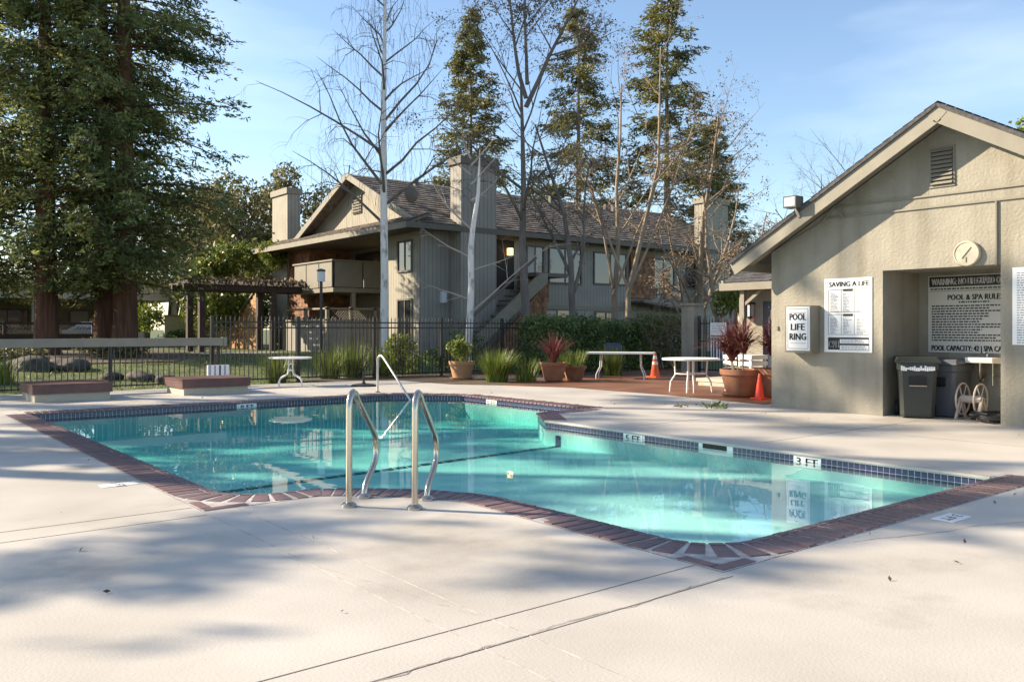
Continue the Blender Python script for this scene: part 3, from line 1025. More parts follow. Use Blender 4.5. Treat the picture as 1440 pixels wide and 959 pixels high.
# flat dark panel painted as the stair opening's shade, stair and its shingled side
op = MB(); op.box(21.75, 23.2, Yf - .03, Yf - .004, 3.1, 5.2); op.build('entry_shade_panel', shade_dark, hs)
stq = MB()
stq.prism([(19.0, .2), (19.7, .2), (23.9, 3.35), (23.9, 3.75), (23.5, 3.75)], 'y', Yf - 1.45, Yf - 1.33)
stair = stq.build('stair_stringer', trimm, hs)
for k in range(15):
    MB().box(19.35 + k * .285, 19.68 + k * .285, Yf - 1.33, Yf - .25, .42 + k * .213, .47 + k * .213).build('tread', trimdark, stair)
hrl = MB(); hrl.bar((18.9, Yf - 1.39, 1.05), (23.3, Yf - 1.39, 4.4), .06, .1); hrl.build('handrail', trimdark, stair)
ss = MB(); ss.prism([(20.6, .1), (23.95, .1), (23.95, 3.25), (23.8, 3.25)], 'y', Yf - 1.30, Yf - 1.2); so = ss.build('stair_side', shingle, hs)
tf = MB(); tile_field(tf, (19.9, Yf - 1.305, .1), (1, 0, 0), (0, 0, 1), (0, -1, 0), 24, 16, .17, .2, .018, rgh, keep=lambda a, b: b < (a - .85) * .95 and a < 4.0, tilt=.01)
stuff(tf.build('shingles', shingle, so, fix=False))
ld = MB(); ld.box(23.3, 25.1, Yf - 1.4, Yf - .13, 3.62, 3.78); ld.build('stair_landing', trimdark, hs)
lt = MB(); lt.box(22.75, 22.93, Yf - .3, Yf - .1, 4.55, 4.85); lt.build('porch_light', warm, hs)
wl_ = MB(); wl_.box(19.35, 19.6, Yf - .16, Yf - .003, 2.45, 2.9); wl_.build('wall_light', lampglass, hs)
# balcony with solid panels
bal = MB(); bal.box(17.6, 20.55, 34.7, 38.7, 3.05, 3.25); balc = bal.build('balcony', trimm, hs)
for k in range(3):
    MB().box(17.56, 17.62, 34.75 + k * 1.32, 35.99 + k * 1.32, 3.28, 4.42).build('railing_panel', trimm, balc)
for k in range(2):
    MB().box(17.68 + k * 1.45, 19.05 + k * 1.45, 34.66, 34.72, 3.28, 4.42).build('railing_panel', trimm, balc)
rl = MB(); rl.box(17.5, 17.7, 34.6, 38.75, 4.43, 4.50); rl.box(17.7, 20.55, 34.6, 34.78, 4.43, 4.50); rl.build('top_rail', trimm, balc)
MB().box(18.6, 18.78, 34.8, 34.98, Z0, 3.05).build('post', trimm, balc)
MB().box(20.5, 20.58, 34.9, 38.0, 3.3, 5.1).build('balcony_door', shade_dark, hs)
lp = MB(); lp.box(20.42, 20.48, 35.9, 36.15, 4.2, 4.6); lp.build('room_lamp', warm, hs)
shb = MB(); shb.box(18.4, 20.6, 38.75, 43.4, Z0, 5.3); shb.build('shingled_bay', shingle, hs)
tf = MB(); tile_field(tf, (18.39, 38.75, Z0), (0, 1, 0), (0, 0, 1), (-1, 0, 0), 27, 25, .172, .2, .018, rgh, tilt=.01); stuff(tf.build('shingles', shingle, hs, fix=False))
tf = MB(); tile_field(tf, (18.4, 38.74, Z0), (1, 0, 0), (0, 0, 1), (0, -1, 0), 12, 25, .172, .2, .018, rgh, tilt=.01); stuff(tf.build('shingles', shingle, hs, fix=False))

# patio screen fence below the balcony, with lattice
pf_ = thing('patio_screen', 'grey board patio screen with lattice top below the balcony', 'fence', (17.0, 34.1, .3))
b = MB(); b.box(17.0, 17.08, 34.1, 38.6, .2, 1.75); b.build('side_boards', sid_grey, pf_)
b = MB(); b.box(17.08, 20.5, 34.1, 34.18, .2, 1.75); b.build('front_boards', sid_grey, pf_)
b = MB(); b.box(16.97, 17.11, 34.07, 38.6, 2.25, 2.33); b.box(17.11, 20.5, 34.07, 34.21, 2.25, 2.33); b.box(16.97, 17.11, 34.07, 38.6, 1.75, 1.82); b.box(17.11, 20.5, 34.07, 34.21, 1.75, 1.82)
b.build('rail', trimm, pf_)
for x, y in ((17.04, 34.14), (18.2, 34.14), (19.4, 34.14), (17.04, 36.3), (17.04, 38.5)):
    MB().box(x - .07, x + .07, y - .07, y + .07, .2, 2.36).build('post', trimm, pf_)
lat = MB()
for k in range(-4, 30):
    for sgn in (1, -1):
        x0 = 17.1 + k * .13; a = (x0, 34.14 + .012 * sgn, 1.82); c = (x0 + .43 * 1, 34.14 + .012 * sgn, 2.25)
        if sgn < 0: a, c = (x0 + .43, a[1], 1.82), (x0, a[1], 2.25)
        if min(a[0], c[0]) > 17.1 and max(a[0], c[0]) < 20.5: lat.bar(a, c, .012, .035, (0, -1, 0))
stuff(lat.build('lattice', trimm, pf_))

# lean-to stair wall catching the sun, left of the house
sw = thing('stair_wall', 'sunlit orange shingled stair wall behind the pergola', 'wall', (16.6, 41.0, .35))
b = MB(); b.prism([(40.6, .2), (44.3, .2), (44.3, 1.6), (42.4, 2.3), (40.9, 3.3), (40.6, 3.3)], 'x', 16.62, 16.8); b.build('core', shingle, sw)
tf = MB(); tile_field(tf, (16.61, 40.6, .2), (0, 1, 0), (0, 0, 1), (-1, 0, 0), 21, 15, .172, .2, .018, rgh, keep=lambda a, b: b < 3.0 - max(0, a - .3) * .55, tilt=.01)
stuff(tf.build('shingles', mat('sunlit_shingle', (.36, .19, .08), .85, (.46, .26, .12), 5, 4, .3, 30, island=.3), sw, fix=False))  # lighter copy of the shingle, sunlight put into its colour
b = MB(); b.bar((16.7, 44.4, 1.62), (16.7, 40.9, 3.42), .28, .07); b.build('cap_board', trimm, sw)

# pergola
pg = thing('pergola', 'dark timber pergola with slatted top beside the house', 'pergola', (14.6, 38.7, .35))
for x, y in ((12.9, 38.0), (16.2, 38.0), (12.9, 39.6), (16.2, 39.6)):
    MB().box(x - .13, x + .13, y - .13, y + .13, .2, 3.1).build('post', darkwood, pg)
for y in (38.0, 39.6):
    MB().box(12.1, 18.3, y - .09, y + .09, 3.1, 3.38).build('beam', darkwood, pg)
for k in range(19):
    MB().box(12.2 + k * .33, 12.28 + k * .33, 37.3, 40.3, 3.38, 3.54).build('slat', darkwood, pg)
dbm = [(rgh.uniform(12.1, 18.2), rgh.uniform(37.4, 40.2), 3.56 + abs(rgh.gauss(0, .05))) for _ in range(2600)]
stuff(obj_from('fallen_leaves', leaf_mesh('fallen_leaves', [(x - 14.6, y - 38.7, z - .35) for x, y, z in dbm], .14, leaf_dry, .6, 0, 4), pg))

# ------------------------------------------------------------------ pool house
ph = thing('pool_house', 'olive stucco pool house with gable roof and open alcove', 'building', (13.1, 8.95, 0))
XW = 13.1
b = MB()
TOP = 2.31
b.box(XW, XW + .25, 6.9, 8.95, -.05, TOP); b.box(XW, XW + .25, .6, 5.15, -.05, TOP)          # front either side of the alcove
GS = .573
zl = lambda y: 4.52 - abs(y - 5.84) * GS
b.prism([(8.95, TOP), (8.95, zl(8.95)), (5.84, 4.52), (2.73, zl(2.73)), (.6, TOP)][:3] + [(2.73, zl(2.73)), (2.73, TOP)], 'x', XW, XW + .25)
b.build('front_wall', stucco, ph)
b = MB(); b.box(XW + .25, 17.5, 8.7, 8.95, -.05, 2.72); b.box(XW + .25, 14.36, 6.9, 7.1, -.05, 2.7); b.box(14.3, 14.5, 5.0, 6.9, -.05, 2.7); b.box(XW + .25, 14.5, 4.9, 5.15, -.05, 2.7)
b.build('alcove_walls', stucco, ph)
b = MB(); b.box(XW + .25, 14.3, 5.15, 6.9, TOP, TOP + .05); b.build('alcove_ceiling', stucco, ph)
r_ = MB()
for sgn in (1, -1):
    ye = 5.84 + sgn * 3.55
    r_.prism([(5.84, 4.60), (ye, 4.60 - 3.55 * GS), (ye, 4.68 - 3.55 * GS), (5.84, 4.70)], 'x', XW - .42, 18.2)
roofp = r_.build('roof', roofdark, ph)
tf = MB()
sl_l = 3.6 * math.hypot(1, GS)
tile_field(tf, (XW - .46, 9.43, 2.64), (1, 0, 0), (0, -1, GS), (0, GS, 1), 19, 23, .3, sl_l / 23.2, .012, rgh, tilt=.012)
stuff(tf.build('shingles', roofdark, roofp, fix=False))
for sgn in (1, -1):
    fb = MB(); fb.bar((XW - .43, 5.84, 4.53), (XW - .43, 5.84 + sgn * 3.62, 4.53 - 3.62 * GS), .045, .24, (0, 0, 1)); fb.build('rake_board', trimm, roofp)
    fb = MB(); fb.bar((XW - .47, 5.84, 4.66), (XW - .47, 5.84 + sgn * 3.66, 4.66 - 3.66 * GS), .03, .05, (0, 0, 1)); fb.build('drip_edge', roofdark, roofp)
    fb = MB(); fb.bar((XW - .21, 5.84, 4.55), (XW - .21, 5.84 + sgn * 3.5, 4.55 - 3.5 * GS), .40, .03, (0, 0, 1)); fb.build('soffit', trimm, roofp)
fb = MB(); fb.prism([(5.70, 4.53), (5.84, 4.40), (5.98, 4.53), (5.84, 4.68)], 'x', XW - .458, XW - .40); fb.build('apex_block', trimm, roofp)
fb = MB(); fb.box(XW - .4, 18.1, 9.36, 9.42, 2.42, 2.62); fb.build('eave_board', trimm, roofp)
tb = MB(); tb.box(XW - .025, XW - .001, 2.9, 7.95, 3.22, 3.245); tb.box(XW - .025, XW - .001, 2.9, 7.75, 3.395, 3.42); tb.build('trim_band', trimm, ph)
cdn = MB(); cdn.tube([(XW - .02, 5.2, 3.22), (XW - .02, 5.2, 2.3)], .018, 6); cdn.build('conduit', trimm, ph, smooth=True)
cdn = MB(); cdn.tube([(XW - .02, 8.93, 2.73), (XW - .02, 7.95, 3.18), (XW - .06, 7.7, 3.42), (XW - .1, 7.6, 3.3), (XW - .03, 7.55, 3.22)], .014, 6)
cdn.build('conduit', trimm, ph, smooth=True)
v_ = MB(); v_.box(XW - .02, XW - .002, 5.78, 6.16, 3.52, 4.13); vt = v_.build('gable_vent', trimm, ph)
vb = MB(); vb.box(XW - .024, XW - .021, 5.81, 6.13, 3.55, 4.10); vb.build('vent_shade_sheet', shade_dark, vt)  # flat dark sheet painted as the shade behind the louvres
for k in range(9):
    z = 3.565 + k * .062
    MB().prism([(XW - .055, z), (XW - .05, z - .006), (XW - .022, z + .034), (XW - .024, z + .042)], 'y', 5.81, 6.13).build('louvre', trimm, vt)
fl = MB(); fl.box(XW - .64, XW - .42, 8.05, 8.29, 3.40, 3.59); fo = fl.build('floodlight', trimdark, ph)
fl = MB(); fl.box(XW - .644, XW - .641, 8.07, 8.27, 3.42, 3.57); fl.build('lens', lampglass, fo)
fl = MB(); fl.tube([(XW - .5, 8.15, 3.4), (XW - .45, 8.1, 3.25)], .03, 8); fl.build('bracket', steel, fo)
mk = MB(); mk.box(XW - .02, XW - .001, 8.80, 8.83, 1.36, 1.43); mk.build('keyhole_plate', trimdark, ph)
# low side wing with entry
b = MB(); b.box(19.5, 19.7, 9.0, 14.35, -.05, 2.6); b.build('wing_wall', stucco, ph)
b = MB(); b.prism([(19.0, 2.52), (19.0, 2.62), (22.1, 3.9), (22.1, 3.75)], 'y', 8.9, 14.5); wr = b.build('wing_roof', roofdark, ph)
tf = MB(); tile_field(tf, (18.98, 8.9, 2.63), (0, 1, 0), (3.1, 0, 1.28), (-1.28, 0, 3.1), 19, 13, .295, .25, .012, rgh, tilt=.012); stuff(tf.build('shingles', roofdark, wr, fix=False))
b = MB(); b.box(18.92, 19.0, 8.9, 14.58, 2.42, 2.62); b.box(19.0, 19.6, 14.50, 14.58, 2.42, 2.7); b.build('gutter', trimm, wr)
MB().box(19.05, 19.17, 13.87, 13.99, 0, 2.5).build('wing_post', trimm, ph)
b = MB(); b.bar((19.11, 13.86, 2.05), (19.11, 13.3, 2.45), .08, .08); b.build('brace', trimm, ph)
b = MB(); b.box(19.44, 19.5, 12.55, 13.55, 0, 2.12); do = b.build('door', bluedoor, ph)
b = MB(); b.box(19.42, 19.438, 12.8, 13.3, 1.2, 1.9); b.build('door_pane', glass, do)
b = MB(); b.lathe([(.03, 0), (.035, .03), (.02, .06)], (19.4, 13.45, 1.05), 10, 'x'); b.build('door_knob', steel, do)
b = MB(); b.box(19.28, 19.46, 13.85, 14.05, 1.72, 2.05); la = b.build('lantern', lampglass, ph)
b = MB(); b.box(19.25, 19.49, 13.82, 14.08, 2.05, 2.1); b.box(19.25, 19.49, 13.82, 14.08, 1.68, 1.72)
for yy in (13.83, 13.95, 14.07): b.box(19.265, 19.28, yy - .01, yy + .01, 1.72, 2.05)
b.build('lantern_frame', blackmetal, la)

# things on the pool house wall
lr = thing('life_ring_box', 'olive metal cabinet lettered POOL LIFE RING on stucco wall', 'cabinet', (12.83, 8.25, 1.38))
b = MB(); b.box(12.83, 13.098, 8.0, 8.5, .98, 1.78); b.build('cabinet', trimm, lr)
b = MB(); b.box(12.815, 12.829, 8.02, 8.46, 1.02, 1.76); sgn_ = b.build('sign', signwhite, lr)
b = MB()
b.box(12.8125, 12.8145, 8.045, 8.435, 1.05, 1.056); b.box(12.8125, 12.8145, 8.045, 8.435, 1.722, 1.728); b.box(12.8125, 12.8145, 8.045, 8.051, 1.056, 1.722); b.box(12.8125, 12.8145, 8.429, 8.435, 1.056, 1.722)
b.box(12.8125, 12.8145, 8.09, 8.39, 1.655, 1.66); b.box(12.8125, 12.8145, 8.09, 8.39, 1.14, 1.145)
for s_, z in (('POOL', 1.535), ('LIFE', 1.365), ('RING', 1.20)): lettering(b, s_, .16, wallplace(12.8125, 8.24, z), .31 if s_ != 'LIFE' else .26, .006)
b.build('lettering', black, sgn_, fix=False)


def small_print(mb, X, y0, y1, z0, z1, pitch, rg, fillr=.8, th=.45):
    z = z1
    while z > z0:
        y = y1
        end = y0 + (y1 - y0) * (1 - rg.uniform(fillr, 1))
        while y > end:
            L = rg.uniform(.02, .07)
            mb.box(X, X + .0012, max(end, y - L), y, z - pitch * th, z)
            y -= L + .012
        z -= pitch


rgs = random.Random(3)
s1 = thing('first_aid_sign', 'white SAVING A LIFE instruction sign beside the life ring cabinet', 'sign', (13.09, 7.49, 1.6))
b = MB(); b.box(13.085, 13.098, 7.07, 7.91, 1.0, 2.22); b.build('panel', signwhite, s1)
b = MB(); lettering(b, 'SAVING A LIFE', .115, wallplace(13.083, 7.47, 2.085), .70, .005)
for (z0, z1) in ((1.66, 2.03), (1.29, 1.62)):
    b.box(13.0825, 13.0845, 7.12, 7.84, z0, z0 + .006); b.box(13.0825, 13.0845, 7.12, 7.84, z1, z1 + .006)
    b.box(13.0825, 13.0845, 7.12, 7.126, z0, z1); b.box(13.0825, 13.0845, 7.834, 7.84, z0, z1); b.box(13.0825, 13.0845, 7.37, 7.374, z0, z1); b.box(13.0825, 13.0845, 7.60, 7.604, z0, z1)
    b.box(13.0822, 13.0842, 7.40, 7.57, z1 - .025, z1 + .012)
b.box(13.0825, 13.0845, 7.63, 7.84, 1.04, 1.245)
b.box(13.0825, 13.0845, 7.12, 7.63, 1.215, 1.245); b.box(13.0825, 13.0845, 7.12, 7.63, 1.115, 1.145); b.box(13.0825, 13.0845, 7.12, 7.63, 1.036, 1.042); b.box(13.0825, 13.0845, 7.12, 7.125, 1.04, 1.22)
b.build('lettering', black, s1, fix=False)
b = MB()
for (y0, y1) in ((7.64, 7.80), (7.41, 7.57), (7.15, 7.33)):
    small_print(b, 13.0815, y0, y1, 1.68, 1.97, .024, rgs, .3); small_print(b, 13.0815, y0, y1, 1.31, 1.56, .024, rgs, .3)
small_print(b, 13.0815, 7.15, 7.6, 1.16, 1.20, .03, rgs); small_print(b, 13.0815, 7.15, 7.6, 1.06, 1.10, .03, rgs)
b.build('small_print', greyprint, s1, fix=False)
b = MB(); lettering(b, 'C911', .165, wallplace(13.0805, 7.735, 1.075), .18, .003); b.build('white_lettering', signwhite, s1, fix=False)

s2 = thing('pool_rules_sign', 'large POOL & SPA RULES sign on the alcove back wall', 'sign', (14.29, 6.0, 1.6))
b = MB(); b.box(14.285, 14.298, 5.27, 6.74, 1.0, 2.256); b.build('panel', mat('sign_cream', (.60, .58, .53), .5), s2)
b = MB(); b.box(14.2825, 14.2845, 5.29, 6.72, 2.075, 2.24); b.box(14.2825, 14.2845, 5.29, 6.72, 2.0, 2.006)
lettering(b, 'POOL & SPA RULES', .125, wallplace(14.2825, 6.0, 1.855), .84, .005)
lettering(b, 'POOL CAPACITY: 42 | SPA CAPACITY', .125, wallplace(14.2825, 6.0, 1.03), 1.36, .006)
small_print(b, 14.282, 5.32, 6.7, 2.015, 2.05, .05, rgs, .95)
small_print(b, 14.282, 5.75, 6.25, 1.80, 1.83, .05, rgs, .95)
small_print(b, 14.282, 5.34, 6.68, 1.17, 1.77, .043, rgs, .45, .5)
b.build('lettering', black, s2, fix=False)
b = MB(); lettering(b, 'WARNING: NO LIFEGUARD ON DUTY', .15, wallplace(14.2815, 6.0, 2.105), 1.36, .005); b.build('white_lettering', signwhite, s2, fix=False)
s3 = thing('notice_sign', 'white notice of small print right of the alcove', 'sign', (13.09, 4.65, 1.6))
b = MB(); b.box(13.085, 13.098, 4.3, 4.99, 1.16, 2.25); b.build('panel', signwhite, s3)
b = MB(); small_print(b, 13.083, 4.36, 4.93, 1.2, 2.18, .035, rgs, .6); b.build('small_print', greyprint, s3, fix=False)
ck = thing('wall_dial', 'round tan dial thermometer above the alcove', 'dial', (13.06, 5.6, 2.49))
b = MB(); b.lathe([(.19, .035), (.195, .0), (.18, -.03), (.165, -.03), (.16, -.02), (.001, -.02)], (13.06, 5.6, 2.49), 32, 'x'); b.build('case', dialm, ck, smooth=True)
b = MB(); b.bar((13.035, 5.66, 2.42), (13.035, 5.53, 2.58), .004, .012, (1, 0, 0)); b.bar((13.035, 5.6, 2.36), (13.035, 5.6, 2.44), .004, .01, (1, 0, 0)); b.build('needle', trimdark, ck)

# bins, sink, hose in the alcove


def cart(label, loc, rz, m, s_):
    t = thing('wheeled_bin', label, 'bin', loc, rz)
    b = MB()
    def ring(w_, d_, z, ch=.05):
        x, y = w_ / 2, d_ / 2
        return [(-x + ch, -y, z), (x - ch, -y, z), (x, -y + ch, z), (x, y - ch, z), (x - ch, y, z), (-x + ch, y, z), (-x, y - ch, z), (-x, -y + ch, z)]
    rs = [ring(.46, .50, .02), ring(.47, .52, .06), ring(.53, .62, .72), ring(.57, .66, .74), ring(.57, .66, .84)]
    for q in rs: b.v += q
    for i in range(len(rs) - 1):
        for k in range(8):
            b.f.append((i * 8 + k, i * 8 + (k + 1) % 8, (i + 1) * 8 + (k + 1) % 8, (i + 1) * 8 + k))
    b.f.append(tuple(reversed(range(8)))); b.f.append(tuple(32 + k for k in range(8)))
    b.v = [(x * s_, y * s_, z * s_) for x, y, z in b.v]
    b.build('body', m, t, local=True)
    b = MB(); x, y = .31 * s_, .36 * s_
    b.v = [(-x, -y, .845 * s_), (x, -y, .845 * s_), (x, y, .86 * s_), (-x, y, .86 * s_), (-x, -y, .875 * s_), (x, -y, .875 * s_), (x * .9, y * .6, .935 * s_), (-x * .9, y * .6, .935 * s_), (x, y, .90 * s_), (-x, y, .90 * s_), (x * .85, -y * .7, .925 * s_), (-x * .85, -y * .7, .925 * s_)]
    b.f = [(0, 1, 5, 4), (4, 5, 10, 11), (11, 10, 6, 7), (7, 6, 8, 9), (9, 8, 2, 3), (1, 2, 8, 6, 10, 5), (0, 4, 11, 7, 9, 3), (3, 2, 1, 0)]
    b.build('lid', m, t, local=True)
    b = MB(); b.box(-.12 * s_, .12 * s_, -.325 * s_, -.27 * s_, .50 * s_, .64 * s_); b.build('grip_pocket', rubber, t, local=True)
    b = MB(); b.tube([(-.12 * s_, -.33 * s_, .50 * s_), (.12 * s_, -.33 * s_, .50 * s_)], .012, 6); b.build('grip_bar', steel, t, local=True)
    b = MB(); b.tube([(-.27 * s_, .42 * s_, .86 * s_), (.27 * s_, .42 * s_, .86 * s_)], .018, 6); b.build('handle', m, t, local=True)
    for sx in (-1, 1):
        b = MB(); b.lathe([(.10, -.025), (.12, -.02), (.12, .02), (.10, .025)], (sx * .27 * s_, .26 * s_, .12), 16, 'x'); b.build('wheel', rubber, t, local=True)
    return t


c1 = cart('dark green wheeled bin with peeling white label in the alcove', (13.38, 6.50, 0), R(-90 + 30), cartm, 1.02)
b = MB(); rq = random.Random(8)
for k in range(16): b.box(-.24 + k * .03, -.214 + k * .03, -.343, -.338, .745 + rq.uniform(-.01, .015), .80 + rq.uniform(-.02, .02))
b.build('label_strip', signwhite, c1, local=True)
cart('grey wheeled bin standing behind the dark green bin', (13.93, 6.28, 0), R(-90), cartm2, .98)
sk_ = thing('wall_sink', 'small white wall sink with chrome pipes in the alcove', 'sink', (14.1, 5.78, .9))
b = MB(); b.prism([(13.9, .86), (14.28, .84), (14.28, .94), (13.88, .94), (13.88, .90)], 'y', 5.58, 5.98); b.build('basin', white, sk_)
b = MB(); b.tube([(14.1, 5.85, .85), (14.1, 5.85, .62), (14.14, 5.85, .56), (14.2, 5.85, .56), (14.24, 5.85, .62), (14.29, 5.85, .66)], .02, 8); b.build('drain_trap', steel, sk_, smooth=True)
b = MB(); b.tube([(14.2, 5.7, .84), (14.2, 5.7, .5)], .016, 8); b.tube([(14.22, 5.7, .66), (14.22, 5.45, .66), (14.22, 5.2, .63)], .012, 8); b.build('supply_pipe', steel, sk_)
b = MB(); b.tube([(14.2, 5.78, .94), (14.2, 5.78, 1.0), (14.1, 5.78, 1.02)], .012, 8); b.build('tap', steel, sk_)
hr = thing('hose_reel', 'beige plastic hose reel on the alcove floor', 'hose reel', (13.65, 5.78, 0))
for dy in (-.13, .13):
    b = MB()
    b.tube([(13.65 + .24 * math.cos(a), 5.78 + dy, .31 + .24 * math.sin(a)) for a in [2 * math.pi * k / 24 for k in range(25)]], .014, 6)
    for k in range(6):
        a = math.pi * k / 3; b.tube([(13.65, 5.78 + dy, .31), (13.65 + .24 * math.cos(a), 5.78 + dy, .31 + .24 * math.sin(a))], .008, 4)
    b.build('reel_wheel', reelm, hr, smooth=True)
b = MB(); b.tube([(13.65, 5.63, .31), (13.65, 5.93, .31)], .06, 12); b.build('hub', reelm, hr)
for dy in (-.16, .16):
    b = MB(); b.bar((13.48, 5.78 + dy, .0), (13.65, 5.78 + dy, .33), .03, .05); b.bar((13.82, 5.78 + dy, .0), (13.65, 5.78 + dy, .33), .03, .05); b.build('leg', reelm, hr)
ho = MB(); rq = random.Random(4); pts = []
for k in range(110):
    a = k * .33; r0 = .26 + .07 * math.sin(k * .7) + .02 * (k % 5)
    pts.append((13.55 + r0 * .9 * math.cos(a), 5.42 + r0 * 1.0 * math.sin(a) - .0008 * k, .025 + .0011 * k + .012 * math.sin(k)))
ho.tube(pts, .017, 6); tag(ho.build('garden_hose', hosem, smooth=True), 'black rubber hose coiled on the alcove floor', 'hose')

# ------------------------------------------------------------------ fences
fm = MB(); fm.box(-.009, .009, -.009, .009, .08, 1.62); fm.add([(-.014, -.014, 1.62), (.014, -.014, 1.62), (.014, .014, 1.62), (-.014, .014, 1.62), (0, 0, 1.74)], [(0, 1, 4), (1, 2, 4), (2, 3, 4), (3, 0, 4)])
q0 = fm.build('picket', blackmetal); picket_mesh = q0.data; bpy.data.objects.remove(q0)
fm = MB(); fm.box(-.009, .009, -.009, .009, .06, 1.0)
q0 = fm.build('picket', blackmetal); picket_low = q0.data; bpy.data.objects.remove(q0)
fen = thing('picket_fence', 'tall black iron picket fence with spear tips behind the planting', 'fence', (7.35, 20.9, 0))
X0, X1, YFE = 7.35, 18.6, 20.9
n = int((X1 - X0) / .115)
for k in range(n):
    if (k * .115) % 2.4 > .06: inst(picket_mesh, fen, (k * .115, 0, 0), name='picket')
for z in (.12, 1.42, 1.56):
    MB().box(X0, X1, YFE - .018, YFE + .018, z - .018, z + .018).build('rail', blackmetal, fen)
for k in range(6):
    MB().box(X0 + k * 2.25 - .035, X0 + k * 2.25 + .035, YFE - .035, YFE + .035, 0, 1.72).build('post', blackmetal, fen)
lowf = thing('beam_topped_fence', 'low black picket fence capped by a wide beige beam', 'fence', (-8, 20.75, 0))
for k in range(130):
    inst(picket_low, lowf, (k * .12, 0, 0), name='picket')
MB().box(-8, 7.55, 20.735, 20.765, .08, .11).build('rail', blackmetal, lowf)
MB().box(-8, 7.55, 20.66, 20.84, .985, 1.17).build('top_beam', beamm, lowf)
MB().box(7.55, 7.62, 20.64, 20.86, .97, 1.185).build('end_cap', beamm, lowf)
for x in (-6, -2, 2.2, 5.0, 7.45): MB().box(x - .03, x + .03, 20.72, 20.78, 0, .985).build('post', blackmetal, lowf)

gt = thing('entry_gate', 'black iron entry gate with hanging signs beside stucco pillar', 'gate', (21.4, 16.0, 0))
for k in range(26):
    inst(picket_mesh, gt, (0, 1.2 - k * .115, 0), name='picket')
for z in (.12, 1.0, 1.56): MB().box(21.38, 21.42, 14.3, 17.25, z - .02, z + .02).build('rail', blackmetal, gt)
for y in (14.3, 15.6, 17.25): MB().box(21.36, 21.44, y - .04, y + .04, 0, 1.8).build('post', blackmetal, gt)
b = MB(); b.box(21.33, 21.35, 16.17, 16.77, 1.12, 1.58); np_ = b.build('notice_panel', signwhite, gt)
b = MB(); small_print(b, 21.328, 16.22, 16.72, 1.26, 1.54, .05, rgs, .8); b.build('small_print', greyprint, np_, fix=False)
b = MB(); b.box(21.327, 21.3295, 16.19, 16.75, 1.14, 1.2); b.build('red_line', mat('dull_red', (.35, .12, .08), .6), np_)
b = MB(); b.box(21.33, 21.35, 16.17, 16.75, .42, 1.02); tw = b.build('striped_panel', signwhite, gt)
for k in range(5): MB().box(21.326, 21.3295, 16.22 + k * .11, 16.27 + k * .11 + .02 * (k % 2), .43, 1.01).build('stripe', stripe_blue, tw)
b = MB(); b.tube([(21.33, 15.55, 1.0), (21.26, 15.55, 1.0), (21.26, 15.42, 1.0)], .016, 8); b.build('latch', steel, gt)
pl = thing('stucco_pillar', 'square stucco gate pillar at the end of the hedge', 'pillar', (21.5, 17.6, 0))
b = MB(); b.box(21.25, 21.75, 17.35, 17.85, -.02, 2.13); b.build('shaft', stucco, pl)
b = MB(); b.box(21.21, 21.79, 17.31, 17.89, 2.13, 2.2); b.build('cap', stucco, pl)

# ------------------------------------------------------------------ pool furniture and metalwork
def grab_rail(label, base):
    t = thing('grab_rail', label, 'handrail', (base[0], base[1], 0), R(-38.74 - 9), 'pair of grab rails at the pool edge')
    pr_ = [(0, 0), (0, .76), (.012, .82), (.045, .868), (.095, .885), (.15, .865), (.20, .815), (.58, .53), (.645, .47), (.672, .40), (.672, .33), (.645, .265), (.58, .21), (.47, .15), (.40, .10), (.365, .04), (.36, 0)]
    b = MB(); b.tube([(0, s_, z) for s_, z in pr_], .0255, 14); b.build('tube', steel, t, smooth=True, local=True)
    for s_ in (0, .36):
        b = MB(); b.lathe([(.062, 0), (.062, .012), (.045, .03), (.026, .036)], (0, s_, .001), 20); b.build('flange', steel, t, smooth=True, local=True)


grab_rail('left brushed steel grab rail of the pair at the near pool edge', (3.17, 5.98))
grab_rail('right brushed steel grab rail of the pair at the near pool edge', (3.52, 5.58))
sr = thing('step_rail', 'white slanted stair handrail at the far pool edge', 'handrail', (9.36, 16.3, 0))
b = MB(); b.tube([(9.36, 16.35, 0), (9.36, 16.35, .70), (9.36, 16.33, .77), (9.36, 16.26, .81), (9.36, 16.17, .80), (9.36, 16.08, .75), (9.36, 14.75, -.28)], .024, 10); b.build('tube', mat('pale_steel', (.62, .60, .56), .3, metal=.6), sr, smooth=True)
b = MB(); b.lathe([(.06, 0), (.06, .012), (.03, .03)], (9.36, 16.35, .001), 16); b.build('flange', steel, sr)


def hatch(label, x0, x1, y0, y1):
    t = thing('equipment_hatch', label, 'hatch box', (x0, y0, 0))
    b = MB(); b.box(x0 + .04, x1 - .04, y0 + .04, y1 - .04, 0, .15); b.build('curb', beige, t)
    b = MB(); b.box(x0, x1, y0, y1, .15, .31); b.build('lid', brownlid, t)
    b = MB(); b.box(x0 - .012, x1 + .012, y0 - .012, y1 + .012, .31, .335); b.build('lid_top', brownlid, t)
    for x in (x0 + .15, x1 - .12):
        b = MB(); b.lathe([(.016, 0), (.016, .012)], (x, y0 - .014, .22), 10, 'y'); b.build('bolt', trimdark, t)


hatch('brown topped box nearer the left edge of the frame', 3.0, 4.4, 18.1, 19.45)
hatch('brown topped box with white striped panel behind it', 5.75, 7.2, 18.1, 19.3)
wp = thing('striped_board', 'white striped board leaning on fence behind brown box', 'board', (7.45, 20.4, 0))
b = MB(); b.box(7.1, 7.62, 20.5, 20.54, .0, .52); b.build('panel', signwhite, wp)
for k in range(4): MB().box(7.14 + k * .12, 7.18 + k * .12, 20.494, 20.499, .01, .51).build('stripe', stripe_blue if k == 2 else greyprint, wp)

